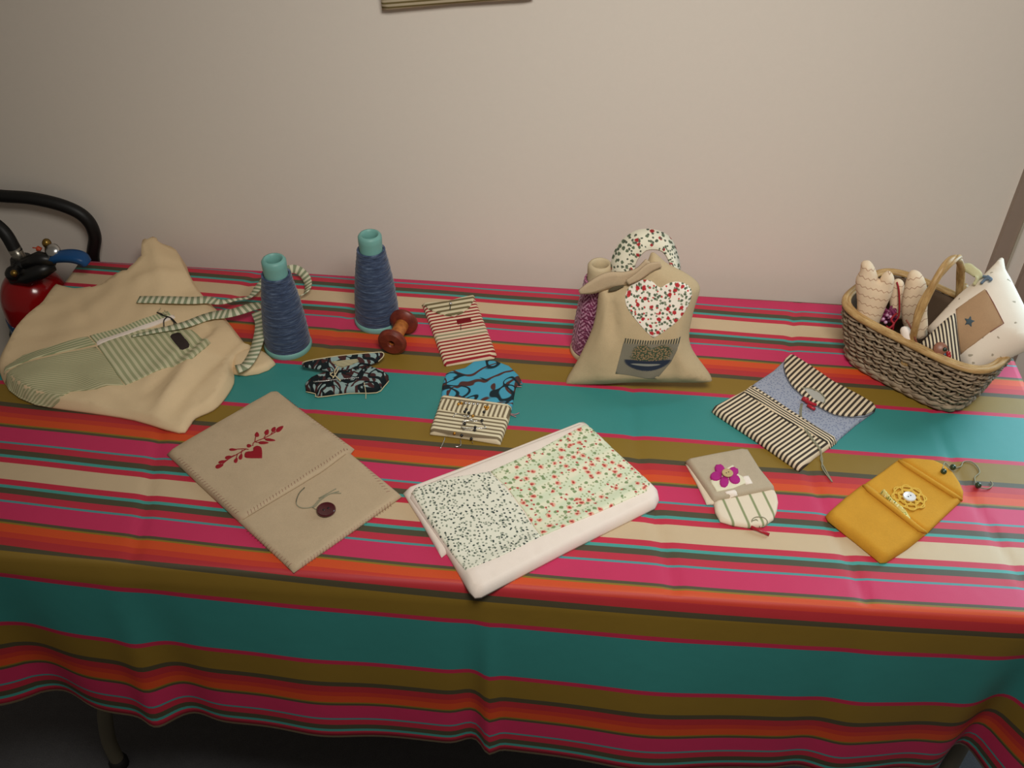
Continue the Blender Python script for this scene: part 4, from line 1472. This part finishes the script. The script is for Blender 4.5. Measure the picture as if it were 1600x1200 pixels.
# ------------------------------------------------------------------ standing bag with the heart
def build_bag():
    S = lambda x, y: (860 + x / 4.614, 360 + y / 4.614)
    bpt = at(998, 603)
    t = thing('heart_bag', 'cream linen bag standing up with floral heart patch and flower bowl print', 'bag', (bpt.x, bpt.y + 0.03, ZT))
    fr = lean_frame(998, 602, 0.007, 17, 0)
    out = [(112, 1112), (110, 1095), (130, 1050), (185, 960), (250, 830), (305, 700), (335, 560), (352, 430), (410, 398), (500, 380), (580, 350), (640, 300), (700, 230), (722, 172), (752, 168),
           (800, 210), (850, 250), (950, 300), (1040, 360), (1078, 415), (1070, 470), (1040, 560), (1010, 690), (1000, 790), (1025, 870), (1080, 950), (1140, 1030), (1162, 1075), (1150, 1098),
           (1000, 1102), (800, 1100), (600, 1100), (400, 1112), (220, 1118)]

    def bulge(a, b):
        # full in the middle, with soft creases towards the corners
        x = a / 0.09
        k = 0.018 * math.exp(-x * x * 0.9 - ((b - 0.09) / 0.11) ** 2)
        k += 0.0022 * math.sin(a * 95 + 12 * b) * math.exp(-((b - 0.03) / 0.06) ** 2)
        c = (a + 0.045 + 0.25 * (b - 0.10))
        k -= 0.007 * math.exp(-(c / 0.007) ** 2) * max(0, min(1, (b - 0.05) / 0.05))
        k += 0.005 * math.exp(-((a - 0.055 + 0.3 * (b - 0.05)) / 0.008) ** 2) * math.exp(-((b - 0.05) / 0.05) ** 2)
        k += 0.004 * math.exp(-((a + 0.07 - 0.35 * b) / 0.008) ** 2) * math.exp(-((b - 0.06) / 0.05) ** 2)
        return k
    o, hf = puff('bag_body', bezier_px([S(*p) for p in out] + [S(*out[0])], 2)[:-1], cloth('bag_linen', (188, 167, 132), weave=560, var=0.14, bump=0.4, big=0.3, bigscale=24), t, t=0.010, r=0.016, fr=fr,
                 uv=('m', S(112, 1112), S(1150, 1098)), step=0.008, hadd=bulge, t0=0.001, two=True, ho=0.004)
    hp = [(742, 776), (690, 730), (620, 650), (560, 570), (538, 500), (552, 430), (600, 378), (660, 356), (725, 362), (765, 395), (795, 412), (840, 385), (900, 370), (965, 380), (1010, 415), (1020, 470), (985, 560), (930, 640), (860, 700), (790, 750)]
    patch_on('heart_patch', bezier_px([S(*p) for p in hp] + [S(*hp[0])], 2)[:-1], m_heartprint, t, hf, t=0.0014, r=0.002, step=0.005, uv=('m', S(540, 560), S(1000, 560)))
    # faded transfer print: a bowl of flowers
    m = Mat('faded_bowl_print')
    u = m.uv()
    nz = m.noise(60, 4, 0.7, vec=u[0])

    def ell(cu, cv, a, b, k):
        x = m.math('DIVIDE', m.math('SUBTRACT', u[1], cu), a)
        y = m.math('DIVIDE', m.math('SUBTRACT', u[2], cv), b)
        return m.math('MULTIPLY_ADD', m.math('SUBTRACT', nz, 0.5), k, m.math('ADD', m.math('MULTIPLY', x, x), m.math('MULTIPLY', y, y)))
    c = m.mix(m.math('MULTIPLY', nz, 0.6), lin((138, 130, 112)), lin((84, 86, 80)))
    c = m.mix(m.less(u[2], 0.13, 0.02), c, m.mix(m.stripe(u[1], 22, 0.5, 0.1), lin((60, 62, 56)), lin((168, 152, 120))))
    for cu, cv, a, b in ((0.36, 0.34, 0.17, 0.20), (0.70, 0.36, 0.20, 0.20), (0.52, 0.48, 0.34, 0.13)):
        d, cc = m.vor(26, u[0])
        g = m.mix(m.less(d, 0.35, 0.1), lin((66, 78, 58)), lin((150, 122, 90)))
        c = m.mix(m.less(ell(cu, cv, a, b, 2.2), 1.0, 0.25), c, g)
    top = m.less(u[2], 0.55, 0.02)
    bowl = m.math('MULTIPLY', m.less(ell(0.50, 0.54, 0.42, 0.28, 0.5), 1.0, 0.12), m.math('SUBTRACT', 1.0, top))
    c = m.mix(bowl, c, lin((40, 48, 64)))
    c = m.mix(m.math('MULTIPLY', m.less(ell(0.48, 0.66, 0.26, 0.03, 0.2), 1.0, 0.2), 0.8), c, lin((150, 150, 140)))
    m.fabric(c, var=0.08)
    pr = [(535, 776), (700, 795), (850, 788), (942, 762), (915, 860), (870, 950), (810, 1020), (765, 1068), (600, 1050), (468, 1034), (500, 910)]
    patch_on('bowl_print', [S(*p) for p in pr], m.m, t, hf, t=0.0008, r=0.0015, step=0.006, uv=('n', S(535, 776), S(942, 768), S(475, 1050)))
    # pointed strap lying over the left shoulder
    b = bmesh.new()
    w = lambda x, y, c: fr.w(*fr.px(*S(x, y)), c)
    st = [(215, 425), (300, 395), (420, 345), (540, 330), (640, 290), (720, 210)]
    add_ribbon(b, [w(x, y, 0.012) for x, y in st], [fr.ey + fr.en * 0.3] * len(st), [0.006, 0.020, 0.027, 0.022, 0.018, 0.016], 0.003, 6)
    obj('shoulder_strap', b, m_linen, t)
    b = bmesh.new()
    st = [(560, 345), (640, 300), (720, 240), (800, 215)]
    add_ribbon(b, [w(x, y, 0.020) for x, y in st], [fr.ey + fr.en * 0.2] * 4, [0.008, 0.012, 0.014, 0.008], 0.002, 6)
    obj('neck_fold', b, m_linen, t)
    # shade in the gap under the strap, painted as a dark strip
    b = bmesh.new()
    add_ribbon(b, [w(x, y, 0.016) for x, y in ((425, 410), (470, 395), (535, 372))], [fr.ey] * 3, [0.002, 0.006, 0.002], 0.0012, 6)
    obj('strap_gap_shade', b, solid('painted_gap_shade', (88, 80, 62), 0.9, 0.1), t)
    # wide floral carrying strap arching behind the top
    b = bmesh.new()
    st = [(520, 330, -.020), (520, 260, -.022), (560, 180, -.024), (630, 120, -.026), (690, 105, -.028), (760, 112, -.030), (820, 140, -.032), (860, 190, -.032), (888, 260, -.028), (900, 310, -.020)]
    wd = []
    for i in range(len(st)):
        a = st[max(i - 1, 0)]; c2 = st[min(i + 1, len(st) - 1)]
        d = (fr.w(*fr.px(*S(c2[0], c2[1])), c2[2]) - fr.w(*fr.px(*S(a[0], a[1])), a[2])).normalized()
        n = d.cross(fr.en).normalized()
        k = i / (len(st) - 1)
        an = math.radians(10 + 62 * k)
        wd.append(n * math.cos(an) + fr.en * math.sin(an))
    add_ribbon(b, [w(x, y, z) for x, y, z in st], wd, [0.034, 0.036, 0.036, 0.034, 0.032, 0.030, 0.028, 0.026, 0.024, 0.024], 0.003, 8)
    obj('floral_handle', b, m_handleprint, t)


build_bag()


# ------------------------------------------------------------------ willow basket and what lies in it
HR = 0.098                                    # height of the rim
A_ = at(1304, 478, HR); D_ = at(1535, 592, HR); B_ = at(1386, 414, HR)
BX = (D_ - A_); BL = BX.length; BX.normalize()
BY = Vector((-BX.y, BX.x, 0))
BW = (B_ - A_).dot(BY)
BC = A_ + BX * (BL / 2) + BY * (BW / 2); BC.z = ZT


def bring(k, z, grow=0.0, n=4.2):
    """a point on the basket's rounded outline: k turns 0..1, z height"""
    q = max(0.0, min(1.0, z / HR))
    s = 0.70 + 0.30 * q ** 0.55
    a = 2 * PI * k
    c, sn = math.cos(a), math.sin(a)
    r = (abs(c) ** n + abs(sn) ** n) ** (-1 / n)
    x, y = (BL / 2 * s + grow) * r * c, (BW / 2 * s + grow) * r * sn
    return BC + BX * x + BY * y + Vector((0, 0, z))


def build_basket():
    t = thing('willow_basket', 'grey brown willow basket with arched handle at the right end of the table', 'basket', BC.copy())
    w = Mat('weathered_willow', 0.7, 0.3)
    u = w.uv()
    g = w.noise(1.0, 4, 0.7, vec=w.vec(w.math('MULTIPLY', u[1], 60.0), w.math('MULTIPLY', u[2], 6.0)))
    h = w.noise(26, 3, 0.6)
    w.plain(w.mix(h, w.ramp(g, [(0.3, lin((98, 82, 66))), (0.7, lin((160, 138, 112)))], False), w.ramp(g, [(0.3, lin((124, 106, 88))), (0.7, lin((190, 172, 146)))], False)))
    p = Mat('pale_peeled_willow', 0.45, 0.4)
    u = p.uv()
    g = p.noise(1.0, 4, 0.7, vec=p.vec(p.math('MULTIPLY', u[1], 40.0), p.math('MULTIPLY', u[2], 5.0)))
    p.plain(p.ramp(g, [(0.3, lin((150, 112, 62))), (0.7, lin((206, 172, 118)))], False))
    # inner wall and base, so that nothing shows through the weave
    bm = bmesh.new()
    rows = []
    N = 72
    for i in range(9):
        z = 0.006 + (HR - 0.010) * i / 8
        rows.append([bm.verts.new(bring(k / N, z, -0.0015)) for k in range(N)])
    for Ra, Rb in zip(rows, rows[1:]):
        for k in range(N):
            bm.faces.new((Ra[k], Ra[(k + 1) % N], Rb[(k + 1) % N], Rb[k]))
    bm.faces.new(rows[0][::-1])
    o = obj('basket_lining', bm, solid('dark_willow', (96, 78, 62), 0.8, 0.2), t)
    md = o.modifiers.new('thickness', 'SOLIDIFY'); md.thickness = 0.002; md.offset = 0
    # weave: rods in and out round the stakes
    ST = 52
    rowsz = 22
    bm = bmesh.new()
    for i in range(rowsz):
        z = 0.005 + (HR - 0.014) * i / (rowsz - 1)
        pts = []
        M = ST * 4
        for k in range(M):
            ph = (k / M) * ST * PI + (i % 2) * PI
            pts.append(bring(k / M, z + 0.0018 * math.sin(k * 0.37 + i * 2.1) + 0.001 * math.sin(k * 0.11 + i * 4.7), 0.0026 + 0.0028 * math.sin(ph) + 0.0006 * math.sin(k * 0.9 + i * 1.7)))
        add_tube(bm, pts, 0.0019 + 0.0003 * math.sin(i * 2.7), 6, True)
    obj('weave', bm, w.m, t)
    bm = bmesh.new()
    for k in range(ST):
        add_tube(bm, [bring((k + 0.5) / ST, z, 0.0025) for z in (0.003, 0.02, 0.045, 0.07, HR - 0.004)], 0.0023, 6)
    o = obj('stakes', bm, w.m, t)
    # the fitch band: upright twists under the rim, with darker wale at the foot
    bm = bmesh.new()
    for i, (z, r) in enumerate(((0.006, 0.0042), (0.012, 0.0038))):
        pts = [bring(k / 160, z + 0.0016 * math.sin(k * 1.3 + i), 0.0055 + 0.0012 * math.sin(k * 1.3 + 2 * i)) for k in range(160)]
        add_tube(bm, pts, r, 8, True)
    obj('foot_wale', bm, w.m, t)
    # rim: a smooth hoop bound with split willow
    bm = bmesh.new()
    add_tube(bm, [bring(k / 96, HR, 0.0025) for k in range(96)], 0.0050, 10, True)
    add_tube(bm, [bring(k / 96, HR + 0.001, -0.002) for k in range(96)], 0.0036, 8, True)
    obj('rim', bm, p.m, t)
    # handle
    f0 = at(1425, 532, HR)
    xm = (f0 - A_).dot(BX) - BL / 2
    fr = Frame(BC + BX * xm, BY, (0, 0, 1), BX)
    hp = [(1425, 532), (1433, 500), (1446, 470), (1462, 438), (1478, 413), (1490, 404), (1498, 407), (1502, 420), (1502, 440), (1499, 460)]
    pts = [fr.w(*fr.px(x, y)) for x, y in hp]
    q0 = BC + BX * xm - BY * (BW / 2 * 0.93) + Vector((0, 0, HR * 0.55))
    q1 = BC + BX * xm + BY * (BW / 2 * 0.96) + Vector((0, 0, HR * 0.6))
    end = [BC + BX * xm + BY * (BW / 2) + Vector((0, 0, HR + 0.02)), q1]
    bm = bmesh.new()
    sp = smooth_path([q0] + pts + end, 7)
    add_tube(bm, sp, 0.0052, 10)
    off = []
    for i, v in enumerate(sp):
        a = i * 0.16
        off.append(v + BX * (0.0045 * math.cos(a)) + Vector((0, 0, 1)) * (0.0045 * math.sin(a)))
    add_tube(bm, off, 0.0036, 8)
    obj('handle', bm, p.m, t)
    return t


build_basket()


def in_basket(name, label, cat, fr, group=None):
    return thing(name, label, cat, fr.O.copy(), group)


def build_basket_goods():
    S = lambda x, y: (1310 + x / 8, 390 + y / 8)
    # padded shapes with rows of stitched scallops
    fr = lean_frame(*S(350, 860), HR - 0.01, 10, 8)
    t = in_basket('stuffed_shape', 'padded cream two pointed shape with scallop stitching in the left corner of the basket', 'stuffed toy', fr)
    out = [(230, 1010), (225, 850), (235, 650), (215, 470), (222, 350), (270, 270), (285, 170), (330, 145), (400, 150), (455, 230), (490, 330), (510, 380), (545, 320), (590, 285), (640, 272), (680, 310), (700, 370), (690, 460), (660, 580), (610, 680), (560, 800), (510, 930), (500, 1010)]
    puff('padded_body', bezier_px([S(*p) for p in out], 2), m_zig, t, t=0.017, r=0.020, fr=fr, uv=('m', S(230, 700), S(600, 790)), step=0.006, two=True, t0=0.001)
    fr = lean_frame(*S(1000, 880), HR - 0.01, 14, -6)
    t = in_basket('stuffed_shape', 'padded cream rounded shape with scallop stitching behind the basket handle', 'stuffed toy', fr)
    out = [(800, 900), (790, 700), (815, 520), (850, 370), (890, 275), (950, 255), (1020, 290), (1075, 370), (1105, 470), (1115, 620), (1110, 800), (1110, 1080), (960, 1120), (860, 1040)]
    puff('padded_body', bezier_px([S(*p) for p in out], 2), m_zig, t, t=0.015, r=0.018, fr=fr, uv=('m', S(800, 780), S(1110, 740)), step=0.006, two=True, t0=0.001)
    fr = lean_frame(*S(735, 700), HR - 0.008, 14, 0)
    t = in_basket('stuffed_shape', 'small padded cream shape with red hanging cord between the two larger ones', 'stuffed toy', fr)
    out = [(655, 860), (640, 640), (660, 480), (690, 390), (745, 365), (800, 390), (825, 450), (830, 600), (815, 780), (800, 870)]
    o, hf = puff('padded_body', bezier_px([S(*p) for p in out], 2), m_zig, t, t=0.010, r=0.012, fr=fr, uv=('m', S(655, 780), S(830, 740)), step=0.006, two=True, t0=0.001)
    b = bmesh.new()
    add_tube(b, smooth_path([fr.w(*fr.px(*S(x, y)), c) for x, y, c in ((740, 380, .010), (765, 450, .014), (775, 560, .016), (778, 700, .018), (765, 790, .020), (720, 850, .026), (700, 930, .028), (640, 960, .028))], 6), 0.0013, 8)
    obj('hanging_cord', b, m_redthread, t)
    # shiny purple bundle
    p0 = at(*S(600, 880), HR - 0.012)
    t = thing('ribbon_bundle', 'shiny purple beaded bundle lying between the padded cream shapes', 'ribbon', p0)
    sh = solid('shiny_purple', (122, 44, 84), 0.25, 0.6)
    b = bmesh.new()
    rng = random.Random(4)
    c0 = at(*S(600, 860), HR - 0.02)
    for k in range(9):
        a = [c0 + Vector((rng.uniform(-.013, .013), rng.uniform(-.010, .012), rng.uniform(0, .016))) for _ in range(5)]
        add_tube(b, smooth_path(a, 5), 0.0022, 7)
    obj('ribbon_loops', b, sh, t)
    b = bmesh.new()
    add_tube(b, smooth_path([at(*S(x, y), HR + h) for x, y, h in ((730, 800, .0), (690, 830, .002), (660, 880, .002), (690, 930, .0), (640, 980, -.002), (600, 960, -.004))], 6), 0.0016, 8)
    obj('red_cord', b, m_redthread, t)
    for (x, y) in ((560, 870), (610, 820), (650, 840), (590, 910)):
        b = bmesh.new(); add_ball(b, at(*S(x, y), HR + 0.002), 0.0026); obj('bead', b, solid('pearly_pink_bead', (190, 140, 170), 0.15, 0.7), t)
    # white cloth tucked beside the handle foot
    fr = lean_frame(*S(850, 1080), HR + 0.002, 30, 0)
    t = in_basket('lavender_bag', 'small white cloth bag with brown cord beside the foot of the basket handle', 'bag', fr)
    out = [(770, 1010), (790, 970), (860, 960), (930, 1020), (970, 1100), (965, 1190), (870, 1200), (790, 1140)]
    o, hf = puff('bag_body', bezier_px([S(*p) for p in out], 2), m_white, t, t=0.010, r=0.012, fr=fr, step=0.005, two=True, t0=0.001)
    b = bmesh.new()
    add_tube(b, smooth_path([fr.w(*fr.px(*S(x, y)), c) for x, y, c in ((850, 870, .012), (890, 930, .014), (930, 1020, .014), (965, 1110, .012), (985, 1170, .008))], 6), 0.0013, 8)
    obj('brown_cord', b, solid('brown_cord', (134, 76, 54), 0.7), t)
    # big speckled cushion
    S2 = lambda x, y: (1390 + x / 6, 390 + y / 6)
    fr = lean_frame(*S2(800, 800), 0.105, 48, -14)
    t = in_basket('star_cushion', 'speckled cream cushion with tan panel and blue star leaning in the basket', 'cushion', fr)
    out = [(345, 745), (480, 600), (640, 430), (760, 330), (880, 240), (990, 130), (1035, 82), (1070, 88), (1085, 180), (1130, 260), (1190, 380), (1250, 500), (1310, 640), (1350, 800), (1360, 900), (1200, 985), (1080, 1040), (930, 1110), (800, 1180), (735, 1200), (690, 1120), (560, 980), (430, 850)]
    o, hf = puff('cushion_cover', bezier_px([S2(*p) for p in out] + [S2(*out[0])], 2)[:-1], m_cushion, t, t=0.034, r=0.055, fr=fr, uv=('m', S2(345, 745), S2(1050, 90)), step=0.008, two=True, t0=0.001, wob=0.0012)
    pan = [(620, 560), (760, 460), (895, 370), (975, 500), (1070, 695), (940, 775), (800, 880), (665, 985), (640, 780)]
    patch_on('tan_panel', [S2(*p) for p in pan], cloth('tan_linen', (176, 142, 108), weave=500, var=0.16), t, hf, t=0.0016, step=0.006)
    st = []
    for k in range(10):
        a = -PI / 2 + k * PI / 5 + 0.25
        r = 62 if k % 2 == 0 else 28
        st.append(S2(748 + r * math.cos(a), 678 + r * 1.0 * math.sin(a)))
    patch_on('star', st, cloth('slate_blue_felt', (74, 88, 96)), t, hf, t=0.0032, r=0.001, step=0.004)
    b = bmesh.new()
    P = [hf.surf(*S2(x, y), 0.002) for x, y in ((905, 385), (975, 505), (1072, 695), (945, 775))]
    add_tube(b, P, 0.0006, 6)
    obj('panel_stitching', b, m_pinkthread, t)
    # knotted ribbon at the cushion's upper corner
    b = bmesh.new()
    w = lambda x, y, c: fr.w(*fr.px(*S2(x, y)), c)
    add_ribbon(b, [w(x, y, c) for x, y, c in ((690, 192, .014), (745, 215, .020), (800, 262, .026), (845, 310, .028), (800, 380, .024))], [fr.ey] * 5, [0.008, 0.013, 0.012, 0.011, 0.006], 0.004, 6)
    obj('ribbon', b, cloth('pale_olive_ribbon', (206, 202, 160)), t)
    b = bmesh.new()
    for P in (((840, 270), (880, 265), (930, 270)), ((860, 330), (900, 290), (940, 285)), ((920, 262), (955, 290), (935, 300))):
        add_tube(b, smooth_path([hf.surf(*S2(*q), 0.005) for q in P], 4), 0.0020, 8)
    obj('blue_knot', b, cloth('slate_blue_thread', (104, 122, 140)), t)
    # ticking pillow with button
    fr = lean_frame(*S2(560, 900), HR + 0.006, 38, 6)
    t = in_basket('ticking_pillow', 'small black and cream ticking pillow with brown button in front of the star cushion', 'pillow', fr)
    m = Mat('mitred_ticking')
    u = m.uv()
    side = m.less(m.math('ADD', u[1], u[2]), 1.0)
    a = m.stripe(u[2], 15, 0.5, 0.06)
    c = m.stripe(u[1], 11, 0.5, 0.06)
    k = m.math('ADD', m.math('MULTIPLY', c, side), m.math('MULTIPLY', a, m.math('SUBTRACT', 1.0, side)))
    m.fabric(m.mix(k, lin((228, 214, 186)), lin((58, 50, 46))), var=0.06)
    out = [(280, 890), (400, 770), (520, 660), (605, 598), (625, 640), (640, 800), (660, 1000), (665, 1100), (600, 1120), (450, 1010), (330, 930)]
    o, hf = puff('pillow_cover', bezier_px([S2(*p) for p in out], 2), m.m, t, t=0.014, r=0.020, fr=fr, uv=('n', S2(605, 598), S2(300, 1150), S2(665, 1100)), step=0.005, two=True, t0=0.001)
    b = bmesh.new(); add_lathe(b, [(0, 0), (0.0085, 0), (0.0095, 0.002), (0.008, 0.004), (0, 0.0035)], Matrix.Translation(hf.surf(*S2(475, 930), -0.0005)) @ fr.en.to_track_quat('Z', 'Y').to_matrix().to_4x4(), 20)
    bmesh.ops.recalc_face_normals(b, faces=b.faces)
    obj('brown_button', b, solid('brown_button', (146, 96, 74), 0.4), t)
    for (x, y, c) in ((515, 990, (40, 70, 90)), (550, 975, (170, 36, 40)), (555, 1000, (170, 36, 40)), (515, 940, (36, 52, 40))):
        b = bmesh.new(); add_ball(b, hf.surf(*S2(x, y), 0.001), 0.0032, 1, 1, 1.3); obj('bead', b, solid('glass_bead', c, 0.2, 0.6), t)


build_basket_goods()

# ------------------------------------------------------------------ hanging on the wall


def build_hanging():
    fr = Frame((0, WY - 0.010, 0), (1, 0, 0), (0, 0, 1), (0, -1, 0))
    t = thing('wall_hanging', 'olive and cream striped cloth hanging on the wall above the table', 'wall hanging', fr.w(*fr.px(714, 4)))
    a, b = fr.px(597, 16), fr.px(833, -2)
    H = 0.34
    P = [(a[0], a[1]), ((a[0] + b[0]) / 2, (a[1] + b[1]) / 2 + 0.002), (b[0], b[1]), (b[0] + 0.004, b[1] + H), (a[0] - 0.002, b[1] + H)]
    m = ticking('olive_hanging_ticking', (192, 178, 150), (116, 102, 64), 1, 160, 0.45, 0.15, var=0.08)
    o, hf = puff('striped_cloth', P, m, t, t=0.007, r=0.006, fr=fr, step=0.012, world=True, two=True, t0=0.001, uv=('m', (597, 16), (833, -2)))
    bm = bmesh.new()
    z = b[1] + H
    add_tube(bm, [(a[0] - 0.02, WY - 0.010, z), (b[0] + 0.02, WY - 0.010, z)], 0.006, 12)
    obj('hanging_rod', bm, m_wood, t)


build_hanging()
